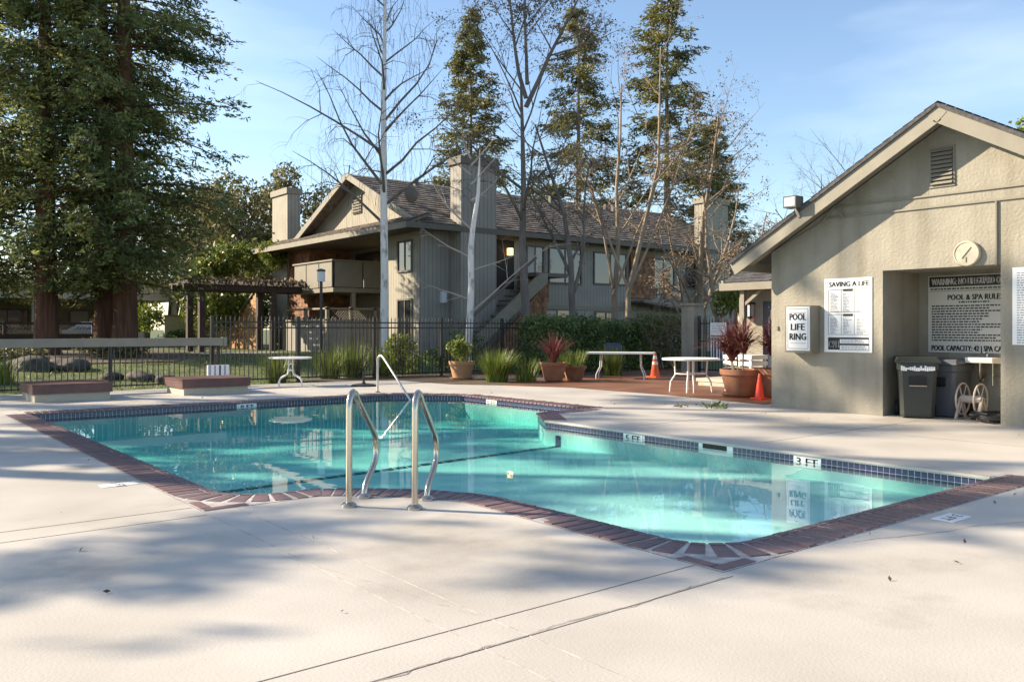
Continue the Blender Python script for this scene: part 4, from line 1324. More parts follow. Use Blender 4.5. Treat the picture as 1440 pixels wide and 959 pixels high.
bt = thing('bistro_table', 'white metal patio table on splayed legs by the fence', 'table', (8.85, 19.7, 0))
b = MB(); b.lathe([(.50, .66), (.52, .675), (.52, .69), (.50, .70)], (8.85, 19.7, 0), 32); b.build('table_top', white, bt)
for a in (20, 110, 200, 290):
    dx, dy = math.cos(R(a)), math.sin(R(a))
    b = MB(); b.tube([(8.85 + dx * .07, 19.7 + dy * .07, .66), (8.85 + dx * .07, 19.7 + dy * .07, .36), (8.85 + dx * .10, 19.7 + dy * .10, .28), (8.85 + dx * .32, 19.7 + dy * .32, .19), (8.85 + dx * .38, 19.7 + dy * .38, .12), (8.85 + dx * .38, 19.7 + dy * .38, 0)], .018, 8); b.build('leg', white, bt, smooth=True)
b = MB(); b.lathe([(.085, .52), (.085, .545)], (8.85, 19.7, 0), 16); b.lathe([(.085, .36), (.085, .385)], (8.85, 19.7, 0), 16); b.build('collar', white, bt)
ub = thing('umbrella_base', 'empty black umbrella base on the deck by the fence', 'umbrella base', (10.15, 18.4, 0))
b = MB(); b.lathe([(.30, 0), (.30, .035), (.24, .05), (.05, .07), (.05, .09)], (10.15, 18.4, 0), 24); b.build('foot', blackmetal, ub)
b = MB(); b.tube([(10.15, 18.4, .05), (10.15, 18.4, .36)], .028, 10); b.build('stub', blackmetal, ub)

rt = thing('round_table', 'round white plastic table on the rust patio', 'table', (14.9, 12.25, 0))
b = MB(); b.lathe([(.60, .70), (.63, .705), (.635, .735), (.61, .745)], (14.9, 12.25, 0), 40); b.build('table_top', white, rt)
for a in (0, 90, 180, 270):
    for da in (-9, 9):
        dx, dy = math.cos(R(a + 38 + da)), math.sin(R(a + 38 + da))
        b = MB(); b.tube([(14.9 + dx * .36, 12.25 + dy * .36, .70), (14.9 + dx * .34, 12.25 + dy * .34, .38), (14.9 + dx * .44, 12.25 + dy * .44, .22), (14.9 + dx * .46, 12.25 + dy * .46, 0)], .017, 8); b.build('leg', white, rt, smooth=True)
b = MB(); b.tube([(14.9 + .34 * math.cos(R(k * 15)), 12.25 + .34 * math.sin(R(k * 15)), .4) for k in range(25)], .012, 6); b.build('brace_ring', white, rt)
ft = thing('folding_table', 'long white folding table in front of the hedge', 'table', (17.3, 16.7, 0), R(-52))
b = MB(); b.box(-.93, .93, -.37, .37, .695, .74); b.build('table_top', white, ft, local=True)
for sx in (-1, 1):
    for sy in (-1, 1):
        b = MB(); b.tube([(sx * .55, sy * .2, .695), (sx * .56, sy * .2, .35), (sx * .66, sy * .28, .12), (sx * .66, sy * .28, 0)], .014, 8); b.build('leg', white, ft, smooth=True, local=True)
    b = MB(); b.tube([(sx * .57, -.2, .3), (sx * .57, .2, .3)], .012, 6); b.build('crossbar', white, ft, local=True)


def cone(label, loc, h, m, collars):
    t = thing('traffic_cone', label, 'cone', loc)
    b = MB(); s_ = h * .26; b.box(-s_, s_, -s_, s_, 0, .03); b.build('base', m, t, local=True)
    b = MB(); b.lathe([(h * .19, .03), (h * .04, h), (h * .03, h)], (0, 0, 0), 20); b.build('body', m, t, smooth=True, local=True)
    for z0, z1 in collars:
        r0 = h * .19 + (h * .04 - h * .19) * (z0 - .03) / (h - .03); r1 = h * .19 + (h * .04 - h * .19) * (z1 - .03) / (h - .03)
        b = MB(); b.lathe([(r0 + .003, z0), (r1 + .003, z1)], (0, 0, 0), 20); b.build('reflective_collar', signwhite, t, smooth=True, local=True)


cone('orange traffic cone with white collars beside the folding table', (18.6, 16.6, .004), .72, orange, ((.36, .45), (.52, .62)))
cone('plain red cone leaning at the big terracotta pot', (14.38, 10.1, .004), .50, redcone, ())


def pot(t, r, h, m=terracotta, sq=False, saucer=True):
    b = MB()
    b.lathe([(r * .68, .03), (r * .93, h * .8), (r, h * .8), (r * 1.02, h), (r * .9, h), (r * .88, h * .92), (.01, h * .9)], (0, 0, 0), 4 if sq else 28)
    o = b.build('pot', m, t, smooth=not sq, local=True)
    if saucer:
        b = MB(); b.lathe([(r * .8, 0), (r * .92, .05), (r * .85, .05), (r * .7, .028)], (0, 0, 0), 28); b.build('saucer', m, t, smooth=True, local=True)
    b = MB(); b.lathe([(r * .88, h * .9), (r * .5, h * .93), (.01, h * .94)], (0, 0, 0), 16); b.build('soil', mulch, t, local=True)


for (lx, ly, r, h, lab, seed) in ((14.62, 10.72, .42, .56, 'big round terracotta pot of red cordyline, nearer the table', 3), (15.05, 10.15, .44, .58, 'big round terracotta pot of red cordyline, half hidden by the pool house', 4)):
    t = thing('potted_cordyline', lab, 'potted plant', (lx, ly, .004)); pot(t, r, h)
    rg = random.Random(seed)
    b = MB()
    for q in range(4):
        x, y = rg.uniform(-.15, .15), rg.uniform(-.15, .15); zt = rg.uniform(.2, .62)
        b.tube([(x, y, h * .9), (x * 1.3, y * 1.3, h * .9 + zt)], .018, 6)
        lv = MB(); blades(lv, rg, (x * 1.3, y * 1.3, h * .9 + zt), 75, .95, 1.25, .045, 1.25); lv.build('leaves', leaf_red2, t, local=True, fix=False)
    b.build('stem', bark_tan, t, local=True)
t = thing('square_planter', 'square terracotta planter with red cordyline beside grasses', 'potted plant', (15.0, 16.95, .0), R(8)); pot(t, .47, .50, sq=True, saucer=False)
grass_clump('', '', None, 110, .85, 1.0, .035, leaf_red2, 21, parent=t, z=.5, base=.08)
t2 = thing('low_planter', 'square terracotta planter with yellow green grass', 'potted plant', (15.75, 16.95, .0), R(8)); pot(t2, .42, .40, sq=True, saucer=False)
grass_clump('', '', None, 130, .55, .7, .02, leaf_grass, 22, parent=t2, z=.36)
t = thing('flower_pot', 'round tan pot with trailing yellowed shrub near the birch', 'potted plant', (13.7, 19.3, .0)); pot(t, .36, .5, mat('tan_clay', (.42, .24, .13), .8))
bush('', '', None, (.9, .9, .75), 900, .09, leaf_lime, 31, parent=t, stems=True, zoff=.42)

gcl = [((13.65, 17.65), 700, .9, .75, .018, 'big bright green grass clump in front of the iron fence'),
       ((14.35, 17.3), 160, .7, .6, .018, 'yellow green grass tuft left of the red cordyline planter'),
       ((9.3, 21.6), 260, .95, .7, .018, 'strap-leaf clump behind the bistro table'),
       ((10.9, 21.7), 300, 1.1, .7, .018, 'tall strap-leaf clump behind the fence near the umbrella base'),
       ((11.7, 21.8), 320, 1.2, .65, .018, 'tallest yellow-tipped strap-leaf clump behind the fence'),
       ((12.6, 21.7), 280, 1.05, .65, .018, 'strap-leaf clump left of the flower pot behind the fence'),
       ((16.6, 18.4), 200, .8, .5, .018, 'grass clump under the left end of the folding table'),
       ((18.2, 17.9), 220, .95, .5, .02, 'grass clump under the right end of the folding table'),
       ((3.4, 24.6), 120, .75, .7, .03, 'lone agapanthus clump on the lawn behind the beam fence')]
for i, (p, n_, h, sp, w_, lab) in enumerate(gcl):
    grass_clump('grass_clump', lab, (p[0], p[1], terrain_z(*p) if p[1] > 20.9 else 0), n_, h, sp, w_, leaf_grass, 40 + i, group='strap-leaf and grass clumps')
bush('low_shrub', 'leafy lime shrub right of the tall strap leaves', (13.2, 21.6, 0), (1.3, 1.0, 1.1), 1500, .10, leaf_lime, 51)
bush('low_shrub', 'dark shrub behind the iron fence post', (15.2, 22.2, 0), (2.2, 1.4, 1.2), 2500, .10, leaf_hedge, 52)
# clipped hedge in three runs
for i, (x, y, L, lab) in enumerate(((18.25, 20.3, 2.7, 'clipped dark hedge, left run, behind the red cordyline'), (20.8, 20.55, 2.2, 'clipped hedge, middle run, behind the folding table'), (23.2, 20.3, 2.6, 'clipped hedge, right run with sunlit yellowish face by the pillar'))):
    t = bush('hedge', lab, (x, y, 0), (L, 1.3, (1.72, 1.58, 1.76)[i]), 9500, .095, leaf_hedge if i < 2 else mat('hedge_leaves_sunlit', (.06, .10, .024), .5, (.18, .20, .05), 1.2, 3, island=.4, trans=.3), 60 + i, cat='hedge', box=True, group='clipped hedge runs')  # right run takes a brighter leaf copy, its sunlit face is coloured in
br_ = thing('blue_barrel', 'dark blue plastic barrel behind the folding table', 'barrel', (18.6, 18.3, 0))
b = MB(); b.lathe([(.24, 0), (.28, .06), (.29, .3), (.28, .32), (.29, .34), (.29, .62), (.28, .64), (.29, .66), (.28, .88), (.24, .92)], (18.6, 18.3, 0), 24); b.build('drum', bluem, br_, smooth=True)
b = MB(); b.lathe([(.25, .92), (.25, .95), (.20, .96)], (18.6, 18.3, 0), 24); b.build('lid', bluem, br_)
ls = thing('stacked_loungers', 'stack of folded white lounger frames behind the cordyline pots', 'lounger stack', (15.9, 11.6, 0))
for k in range(4):
    MB().box(15.65, 16.25, 11.2, 11.95, .30 + k * .14, .39 + k * .14).build('lounger_frame', white, ls)
for x, y in ((15.7, 11.25), (16.2, 11.25), (15.7, 11.9), (16.2, 11.9)): MB().box(x - .025, x + .025, y - .025, y + .025, 0, .8).build('leg', white, ls)
cu_ = thing('folded_pads', 'two flat cream pads lying on the patio', 'pads', (17.2, 13.2, 0))
for k in range(2): MB().box(16.7 + .1 * k, 17.9 + .1 * k, 12.6 + .15 * k, 13.5 + .15 * k, .006 + k * .09, .085 + k * .09).build('pad', beige, cu_)
# twigs and leaves dropped on the deck
rg = random.Random(9)
tw_ = thing('fallen_sprig', 'small green sprig lying on the deck by the pool house', 'sprig', (12.1, 9.4, 0))
obj_from('foliage', leaf_mesh('foliage', [(rg.gauss(0, .12), rg.gauss(0, .12), .03 + abs(rg.gauss(0, .03))) for _ in range(70)], .09, leaf_hedge, .35, 0, 3), tw_)
tw_ = thing('fallen_sprig', 'tiny dry sprig on the deck left of the green sprig', 'sprig', (11.75, 9.9, 0))
obj_from('foliage', leaf_mesh('foliage', [(rg.gauss(0, .09), rg.gauss(0, .05), .02 + abs(rg.gauss(0, .015))) for _ in range(25)], .08, leaf_dry, .3, 0, 3), tw_)
lit = []
for _ in range(130):
    x, y = rg.uniform(-2, 12.5), rg.uniform(1.2, 19)
    if 2.3 < x < 10.8 and 3.0 < y < 16.2 and not (x < 4.0 and y < 6.3): continue
    lit.append((x, y, .012))
stuff(obj_from('leaf_litter', leaf_mesh('leaf_litter', lit, .035, mat('litter', (.09, .06, .04), .9), .5, 0, 6), None))

# ------------------------------------------------------------------ lamp post
lpst = thing('lamp_post', 'black lamp post with white cylinder lantern before the house', 'lamp post', (13.1, 26.7, .1))
b = MB(); b.tube([(13.1, 26.7, .1), (13.1, 26.7, 3.0)], .05, 10); b.build('pole', blackmetal, lpst)
b = MB(); b.lathe([(.13, 3.0), (.13, 3.34)], (13.1, 26.7, 0), 16); b.build('lantern', lampglass, lpst)
b = MB(); b.lathe([(.15, 3.34), (.14, 3.4), (.02, 3.44)], (13.1, 26.7, 0), 16); b.build('lantern_cap', blackmetal, lpst)

# ------------------------------------------------------------------ carport, cars, screen on the far left
cp = thing('carport', 'long beige carport with flat roof behind the redwoods', 'building', (5, 56, .3))
b = MB(); b.box(-22, 17, 53.5, 60.5, 3.1, 4.2); b.build('roof', mat('carport_fascia', (.52, .47, .38), .7, (.58, .52, .43), 2, 4), cp)
b = MB(); b.box(-22, 17, 60.2, 60.5, .2, 3.1); b.build('back_wall', stucco, cp)
for k in range(11):
    MB().box(-21.5 + k * 3.8, -21.25 + k * 3.8, 53.8, 54.05, .2, 3.1).build('post', beige, cp)
for k in range(8):
    window(cp, 'y', (-19 + k * 4.6, 2.0), 2.2, 1.1, 60.2, 1, True)
gw = thing('garden_wall', 'pale stucco garden wall right of the carport', 'wall', (18.5, 50, .3))
b = MB(); b.box(14.6, 18.6, 49.0, 49.25, .2, 2.1); b.build('wall', beige, gw)
b = MB(); b.box(14.55, 18.65, 48.95, 49.3, 2.1, 2.18); b.build('coping', trimm, gw)
scr = thing('lattice_screen', 'brown lattice-topped screen fence in front of the parked cars', 'fence', (2, 47, .3))
b = MB(); b.box(-9, 10.5, 47.0, 47.08, .2, 1.15); b.build('boards', darkwood, scr)
for k in range(11): MB().box(-9 + k * 1.95 - .06, -9 + k * 1.95 + .06, 46.95, 47.12, .2, 1.75).build('post', darkwood, scr)
b = MB(); b.box(-9, 10.5, 47.0, 47.08, 1.62, 1.72); b.build('rail', darkwood, scr)
b = MB()
for k in range(-3, 125):
    for sg in (1, -1):
        x0 = -9 + k * .155; a = (x0, 47.04 + sg * .01, 1.15); c = (x0 + .47, 47.04 + sg * .01, 1.62)
        if sg < 0: a, c = (x0 + .47, a[1], 1.15), (x0, a[1], 1.62)
        if min(a[0], c[0]) > -9 and max(a[0], c[0]) < 10.5: b.bar(a, c, .012, .04, (0, -1, 0))
stuff(b.build('lattice', darkwood, scr))


def car(label, loc, rz, m, suv=False):
    t = thing('parked_car', label, 'car', loc, rz, 'cars parked by the carport')
    hh = .16 if suv else 0
    side = [(-2.15, .35), (-2.2, .62), (-2.1, .86 + hh), (-1.15, .96 + hh), (-.45, 1.42 + hh), (1.05, 1.45 + hh), (1.85, 1.0 + hh), (2.15, .92 + hh), (2.2, .5), (2.1, .32)]
    b = MB(); n_ = len(side)
    for k, yy in enumerate((-.88, -.80, .80, .88)):
        for (x, z) in side:
            b.v.append((x, yy * (.86 if z > 1.2 else 1), z if abs(yy) < .85 else min(z, z * .97)))
    for k in range(3):
        for i in range(n_): b.f.append((k * n_ + i, k * n_ + (i + 1) % n_, (k + 1) * n_ + (i + 1) % n_, (k + 1) * n_ + i))
    b.f.append(tuple(range(n_))); b.f.append(tuple(reversed(range(3 * n_, 4 * n_))))
    b.build('body', m, t, local=True)
    for sy in (-1, 1):
        g_ = MB(); y = sy * .80
        g_.add([(-.98, y * 1.10, 1.0 + hh), (-.40, y * .93, 1.36 + hh), (.25, y * .93, 1.38 + hh), (.25, y * 1.10, 1.0 + hh)], [(0, 1, 2, 3)])
        g_.add([(.32, y * 1.10, 1.0 + hh), (.32, y * .93, 1.38 + hh), (1.0, y * .93, 1.38 + hh), (1.6, y * 1.10, 1.02 + hh)], [(0, 1, 2, 3)])
        g_.build('side_window', glass, t, local=True)
        for x in (-1.35, 1.35):
            w_ = MB(); w_.lathe([(.2, -.11), (.33, -.1), (.33, .1), (.2, .11)], (x, sy * .80, .33), 20, 'y'); wh = w_.build('wheel', rubber, t, local=True)
            w_ = MB(); w_.lathe([(.2, -.125), (.16, -.128), (.01, -.12)] if sy < 0 else [(.2, .125), (.16, .128), (.01, .12)], (x, sy * .80, .33), 16, 'y'); w_.build('rim', steel, wh, local=True)
    for nm, ps in (('windscreen', [(-1.14, 1.0), (-.50, 1.41)]), ('rear_window', [(1.12, 1.42), (1.80, 1.04)])):
        g_ = MB(); (xa, za), (xb, zb) = ps
        g_.add([(xa - .02, -.68, za + hh + .012), (xa - .02, .68, za + hh + .012), (xb - .02, .62, zb + hh + .012), (xb - .02, -.62, zb + hh + .012)] if nm == 'windscreen' else
               [(xa + .02, -.62, za + hh + .012), (xa + .02, .62, za + hh + .012), (xb + .02, .68, zb + hh + .012), (xb + .02, -.68, zb + hh + .012)], [(0, 1, 2, 3)])
        g_.build(nm, glass, t, local=True)
    for sy in (-.62, .62):
        MB().box(-2.215, -2.16, sy - .16, sy + .16, .66, .80).build('headlight', lampglass, t, local=True)
        MB().box(2.16, 2.215, sy - .15, sy + .15, .72, .88).build('tail_light', redcone, t, local=True)


car('bronze car under the carport at the left edge of the frame', (2.6, 52.0, .35), math.pi, carp_dark, True)
car('dark bronze car between the two redwood trunks', (6.6, 51.5, .35), math.pi, carp_dark)
car('silver car right of the redwood trunk by the lamp', (12.2, 53.0, .35), math.pi, carp_grey)
car('white car in the sun seen through the pergola', (19.6, 53.5, .35), R(75), carp_white, True)

# ------------------------------------------------------------------ trees
RW = conifer_parts(27, 4.7, 2.8, 230, 76000, .19, 71, leaf_red, bark_red, .46, droop=.22, spread=.72, shape=.55, gap=.10)
RW2 = conifer_parts(24, 4.4, 2.8, 200, 60000, .19, 72, leaf_red, bark_red, .40, droop=.25, spread=.68, shape=.55, gap=.12)


def put(x, d, z=.3):
    X, Y = pos(x, d)
    return (X, Y, z)


_, RW = conifer('redwood_tree', 'large redwood with thick trunk nearest the fence at left', put(-.454, 33.5), RW, 0, m_bark=bark_red)
_, RW2 = conifer('redwood_tree', 'redwood with trunk just left of the thickest one', put(-.478, 34.5), RW2, 1.0, m_bark=bark_red)
conifer('redwood_tree', 'redwood with trunk near the left edge of the frame', put(-.546, 33.0), RW2, 2.2, (1.05, 1.05, 1.05))
conifer('redwood_tree', 'redwood rising behind at the top left corner', put(-.65, 34.0), RW, 4.0, (1, 1, 1.05))
# more of the same grove, left of the view: they shade the deck and the pool
OP = conifer_parts(24, 4.4, 5, 64, 19000, .27, 75, leaf_con, bark_red, .34, droop=.2, spread=.5, shape=.5, gap=.25)
first = True
for i, (a, d, k, rz, s_) in enumerate(((-19, 11.3, 1, 0, .9), (-28, 16.2, 1, 2, 1.0), (-27, 21.3, 1, 1, 1.0), (-36, 21.5, 1, 3, 1.05))):
    X, Y = .78 * a + .626 * d, -.6257 * a + .78 * d
    parts = OP if k else RW2
    _, P_ = conifer('grove_tree', ['tall open conifer', 'dense redwood'][1 - k] + [' nearest the pool in the grove left of the view', ' second from the pool in the grove left of the view', ' farthest out in the grove left of the view', ' at the back of the grove left of the view', ' deepest and tallest in the grove left of the view'][i], (X, Y, 0 if Y < 22 else .3), parts, rz, (s_, s_, s_), group='grove left of the pool', m_bark=bark_red)
    if k: OP = P_

# conifers behind the house
CA = conifer_parts(22, 5.2, 3, 210, 60000, .22, 81, leaf_con, bark_tan, .24, droop=.10, spread=.6, shape=.95, gap=.12, vs=.5)
_, CA = conifer('conifer_tree', 'slim conical conifer behind the chimney', put(-.048, 56), CA, 0, (1, 1, 1.0), m_bark=bark_tan)
CB = conifer_parts(23, 4.9, 5, 190, 48000, .22, 82, leaf_con, bark_tan, .28, droop=.10, spread=.62, shape=.8, gap=.22, vs=.5)
_, CB = conifer('conifer_tree', 'conifer with tan trunk left of the tallest bare stems', put(.077, 54), CB, 0, (1, 1, .93), m_bark=bark_tan)
conifer('conifer_tree', 'tallest conifer right of the house roof', put(.182, 52), CB, 2.0, (1.05, 1.05, .98))
conifer('conifer_tree', 'shorter conifer by the right chimney', put(.235, 55), CA, 1.0, (.9, .9, .66))
# olive-like broadleaf trees at left of the house
for i, (x, d, h, r, lab) in enumerate(((-.325, 52, 9.5, 3.6, 'olive-green broadleaf tree left of the tan chimney'), (-.265, 56, 11.5, 3.0, 'taller olive-green tree directly behind the tan chimney'), (-.345, 46, 5.4, 2.8, 'small yellow-green tree behind the pergola'), (-.40, 58, 10.5, 4.0, 'olive-green tree beyond the carport behind the redwoods'))):
    X, Y = pos(x, d); rg = random.Random(90 + i)
    t = thing('broadleaf_tree', lab, 'tree', (X, Y, .3))
    mb = MB(); tips = []
    for k in range(3): limb(mb, rg, (0, 0, 0), (rg.gauss(0, .25), rg.gauss(0, .25), 1), h * .8, .16, 0, 2, .2, .15, 0, (3, 4), tips)
    mb.build('trunk', bark_grey, t, smooth=True, local=True, fix=False)
    pts = []
    lum = [(rg.gauss(0, r * .5), rg.gauss(0, r * .5), h * rg.uniform(.32, .95), r * rg.uniform(.22, .42)) for _ in range(26)]
    for _ in range(14000):
        lx, ly, lz, lr_ = rg.choice(lum); v = Vector((rg.gauss(0, 1), rg.gauss(0, 1), rg.gauss(0, .8))).normalized() * lr_ * rg.uniform(.45, 1.1)
        pts.append((lx + v.x, ly + v.y, lz + v.z))
    obj_from('crown', leaf_mesh('crown', pts, .24, leaf_olive if i != 2 else leaf_lime, .5, .2, 95 + i), t)

# birches
X, Y = pos(-.150, 29)
tb_ = thing('birch_tree', 'tall bare white-barked birch with drooping twigs', 'tree', (X, Y, .1))
rg = random.Random(14); tk = MB()
prof_ = [(0, 0, 0), (.03, .02, 3), (-.02, 0, 6), (.0, .03, 9), (.03, 0, 12), (0, 0, 15.5)]
tk.tube(prof_, [.165, .135, .12, .09, .055, .012], 12, cap=False); tk.build('trunk', bark_birch, tb_, smooth=True, local=True, fix=False)
lb = MB()
for k in range(26):
    z = 5.0 + k * .40 + rg.uniform(-.2, .2); a = rg.uniform(0, 6.28)
    if k % 3 == 0: a = math.atan2(.6257, -.78) + rg.gauss(0, .4)
    if k % 3 == 1: a = math.atan2(-.6257, .78) + rg.gauss(0, .5)
    L = (4.6 if k < 10 else 3.6) * (1.15 - .035 * k) * rg.uniform(.7, 1.15)
    limb(lb, rg, (0, 0, z), (math.cos(a) * .9, math.sin(a) * .9, .75), L, .055 * (1.1 - k * .03), 1, 3, .10, .14, .75, (4, 6), None, .55)
lb.build('branches', bark_grey, tb_, smooth=True, local=True, fix=False)
tw2 = MB()
for k in range(420):
    z = rg.uniform(5.5, 14.5); a = rg.uniform(0, 6.28); r_ = rg.uniform(.6, 3.2) * (1 - (z - 5) / 16)
    x, y = math.cos(a) * r_, math.sin(a) * r_; L = rg.uniform(.4, 1.3)
    tw2.tube([(x, y, z), (x + rg.gauss(0, .07), y + rg.gauss(0, .07), z - L * .5), (x + rg.gauss(0, .1), y + rg.gauss(0, .1), z - L)], [.006, .005, .003], 3, cap=False)
stuff(tw2.build('hanging_twigs', bark_grey, tb_, local=True, fix=False))
X, Y = pos(-.048, 26.7)
tb2 = thing('birch_tree', 'shorter white-barked birch in front of the stair', 'tree', (X, Y, .0))
tk = MB(); px_, py_ = .78, -.6257
tk.tube([(-.12 * px_, -.12 * py_, 0), (-.05 * px_, -.05 * py_, 1.5), (.0, .0, 2.7), (-.02, 0, 3.9), (.06 * px_, .06 * py_, 4.6), (.22 * px_, .22 * py_, 5.6), (.25 * px_, .25 * py_, 6.4), (.27 * px_, .27 * py_, 7.0)], [.125, .11, .10, .092, .08, .062, .035, .008], 12, cap=False)
tk.build('trunk', bark_birch, tb2, smooth=True, local=True, fix=False)
lb = MB()
for z, sgx, L, up_ in ((1.9, 1, 3.4, .65), (2.3, -1, 1.6, .35), (3.6, -1, 1.8, .5), (4.5, -1, 2.6, .8), (3.2, 1, 1.6, .2), (5.9, 1, 1.6, .6), (6.2, -1, 1.4, .6), (6.5, 1, 1.2, .9), (5.4, 1, 1.3, .5), (6.7, -1, .9, 1.2)):
    limb(lb, rg, (0, 0, z), (sgx * px_ * .8, sgx * py_ * .8, up_), L, .035, 1, 3, .0, .10, .15, (2, 4), None, .45)
lb.build('branches', mat('pale_twigs', (.36, .31, .27), .85), tb2, smooth=True, local=True, fix=False)

# other bare trees
P = pos(.015, 30)
bare_tree('bare_tree', 'dark-barked bare tree forking high above the roof', (P[0], P[1], .2), [((0, 0, 0), (.03, .0, 1), 10.5, .19), ((.05, 0, 9.3), (-.35, .1, 1), 4.6, .08), ((.05, 0, 9.0), (.5, -.3, 1), 5.0, .09), ((.1, .0, 9.8), (.1, .1, 1), 4.5, .07)], bark_grey, 21, 3, .12, .35, (4, 6), .07, (3, .09, leaf_dry))
for i, (x, d, L, r, m, mx_, lab) in enumerate(((.0725, 31, 9.0, .15, bark_grey, 3, 'slender grey bare tree in front of the brown roof'), (.118, 33, 11.5, .13, bark_tan, 3, 'thin pale bare tree before the shingle panel'), (.135, 32, 12.8, .12, bark_tan, 3, 'tall thin bare pole tree right of the roof middle'),
                                              (.222, 34, 9.5, .15, bark_tan, 3, 'bare tan tree in front of the right chimney'), (.245, 33, 7.2, .12, bark_tan, 3, 'spreading bare tan tree right of the right chimney'), (.205, 36, 6.0, .10, bark_tan, 3, 'twiggy bare tree leaning before the far end of the house'))):
    P = pos(x, d)
    st = [((0, 0, 0), (.02, .02, 1), L, r)]
    if i >= 3: st += [((0, 0, 1.6), (.45, -.3, 1), L * .62, r * .6), ((0, 0, 1.2), (-.4, .3, 1), L * .5, r * .5), ((0, 0, 2.2), (.75, -.55, .8), L * .45, r * .45)]
    else: st += [((0, 0, 2.5), (.28, -.2, 1), L * .55, r * .5), ((0, 0, 2.8), (-.25, .2, 1), L * .5, r * .5)]
    bare_tree('bare_tree', lab, (P[0], P[1], .2), st, m, 30 + i, mx_, .14, .2, (4, 6), .09, (1, .08, leaf_dry), ratio=.42)
for i, (x, d, L, lab) in enumerate(((.385, 60, 12.5, 'distant bare tree just left of the pool house ridge'), (-.208, 60, 13, 'distant bare tree behind the gable peak'), (.29, 70, 8, 'far bare tree low behind the pool house eave'), (.262, 75, 9, 'far hazy bare tree right of the last chimney'))):
    P = pos(x, d)
    bare_tree('bare_tree', lab, (P[0], P[1], .2), [((0, 0, 0), (0, 0, 1), L, .2), ((0, 0, 2.5), (.4, -.3, 1), L * .7, .12), ((0, 0, 2.2), (-.4, .3, 1), L * .7, .12), ((0, 0, 3.5), (-.2, .1, 1), L * .7, .1)], bark_grey, 50 + i, 3, .15, 0, (4, 6), .08, None)
P = pos(.595, 22)
t = thing('broadleaf_tree', 'green tree crown showing over the pool house at right edge', 'tree', (P[0] + 1.0, P[1] - .6, 0))
rg = random.Random(77); mb = MB(); limb(mb, rg, (0, 0, 0), (0, 0, 1), 6.5, .18, 0, 2, .2, .1, 0, (3, 4)); mb.build('trunk', bark_grey, t, local=True, fix=False)
pts = []
for _ in range(5000):
    v = Vector((rg.gauss(0, 1), rg.gauss(0, 1), rg.gauss(0, 1))).normalized() * rg.uniform(.4, 1.0)
    pts.append((v.x * 1.7, v.y * 1.7, 5.9 + v.z * 1.3))
obj_from('crown', leaf_mesh('crown', pts, .16, leaf_lime, .5, .2, 7), t)
# leafless shrub mass and vine by the gate
for i, (x, d, s_, lab) in enumerate(((.135, 29.5, 1.0, 'leafless twiggy shrub above the middle of the hedge'), (.175, 29.5, 1.2, 'larger leafless shrub left of the pillar'), (.20, 30, 1.35, 'arching leafless shrub directly behind the pillar'), (-.005, 27.5, .75, 'small pale leafless shrub by the birch'), (-.34, 44, 1.2, 'pale leafless shrub under the pergola'))):
    P = pos(x, d); rg = random.Random(110 + i)
    t = thing('bare_shrub', lab, 'shrub', (P[0], P[1], 0.05)); mb = MB()
    for k in range(17):
        a = rg.uniform(0, 6.28); limb(mb, rg, (rg.gauss(0, .2), rg.gauss(0, .2), 0), (math.cos(a) * .5, math.sin(a) * .5, 1), 2.1 * s_ * rg.uniform(.6, 1.1), .022, 1, 3, .0, .2, .3, (3, 5), None, .55)
    mb.build('branches', leaf_dry, t, local=True, fix=False)
P = pos(.256, 28.3)
bush('climbing_vine', 'yellow-green vine spilling over behind the gate', (P[0], P[1], 1.75), (1.0, 1.2, 1.1), 1500, .12, leaf_lime, 120, cat='vine')
bush('low_shrub', 'dark round shrub under the pergola wall', (*pos(-.39, 44), .3), (2.0, 1.2, 1.0), 1800, .12, leaf_hedge, 121)
bush('low_shrub', 'grey-green shrub beside the thick redwood trunk', (*pos(-.47, 30), .2), (2.4, 1.4, .9), 2200, .11, leaf_olive, 122)
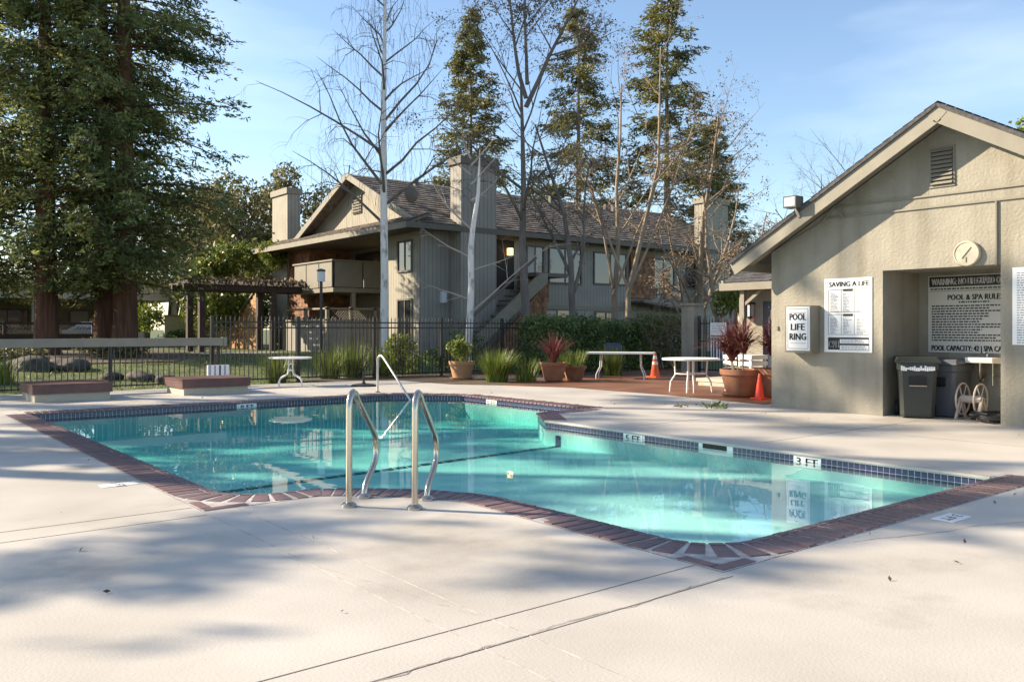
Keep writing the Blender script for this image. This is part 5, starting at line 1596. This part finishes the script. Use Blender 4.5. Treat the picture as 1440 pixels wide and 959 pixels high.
bush('low_shrub', 'dry pale shrub at the left edge behind the beam', (*pos(-.585, 27), .1), (1.8, 1.4, .9), 1600, .11, leaf_olive, 123)
# rocks on the lawn edge
for i, (x, d, s_, lab) in enumerate(((-.57, 24.5, .5, 'large dark boulder at far left behind the fence'), (-.52, 25, .5, 'dark boulder right of the large one behind the fence'), (-.435, 23, .36, 'pale rounded rock behind the brown boxes'), (-.40, 22.6, .28, 'small pale rock behind the gap between brown boxes'), (-.47, 23.2, .3, 'brown rock just left of the pale rounded rock'))):
    P = pos(x, d); rg = random.Random(130 + i)
    bm = bmesh.new(); bmesh.ops.create_icosphere(bm, subdivisions=3, radius=1)
    ph_ = [rg.uniform(0, 6) for _ in range(6)]
    for v in bm.verts:
        k = 1 + .16 * math.sin(v.co.x * 3 + ph_[0]) + .13 * math.sin(v.co.y * 4 + ph_[1]) + .1 * math.sin(v.co.z * 5 + ph_[2])
        k *= 1 + rg.uniform(-.05, .05) + .07 * math.sin(v.co.x * 11 + v.co.z * 9) * math.sin(v.co.y * 10)
        v.co = Vector((v.co.x * 1.3 * k, v.co.y * k, v.co.z * .6 * k)) * s_
    me = bpy.data.meshes.new('boulder'); bm.to_mesh(me); bm.free(); me.materials.append(rock)
    for p in me.polygons: p.use_smooth = True
    o = bpy.data.objects.new('boulder', me); COL.objects.link(o); o.location = (P[0], P[1], terrain_z(*P) + .1 * s_); o.rotation_euler = (0, 0, rg.uniform(0, 6)); tag(o, lab, 'rock', 'rocks on the lawn edge')
# lawn blades in front part of the lawn
rg = random.Random(140); mb = MB()
for _ in range(9000):
    x, y = rg.uniform(-4, 20), rg.uniform(21.2, 31)
    if y > 29 and x < 10: continue
    z = terrain_z(x, y); a = rg.uniform(0, 6.28); h = rg.uniform(.05, .12); dx, dy = math.cos(a) * .012, math.sin(a) * .012
    mb.add([(x - dx, y - dy, z), (x + dx, y + dy, z), (x + rg.gauss(0, .03), y + rg.gauss(0, .03), z + h)], [(0, 1, 2)])
stuff(mb.build('lawn_grass', leaf_grass, fix=False))
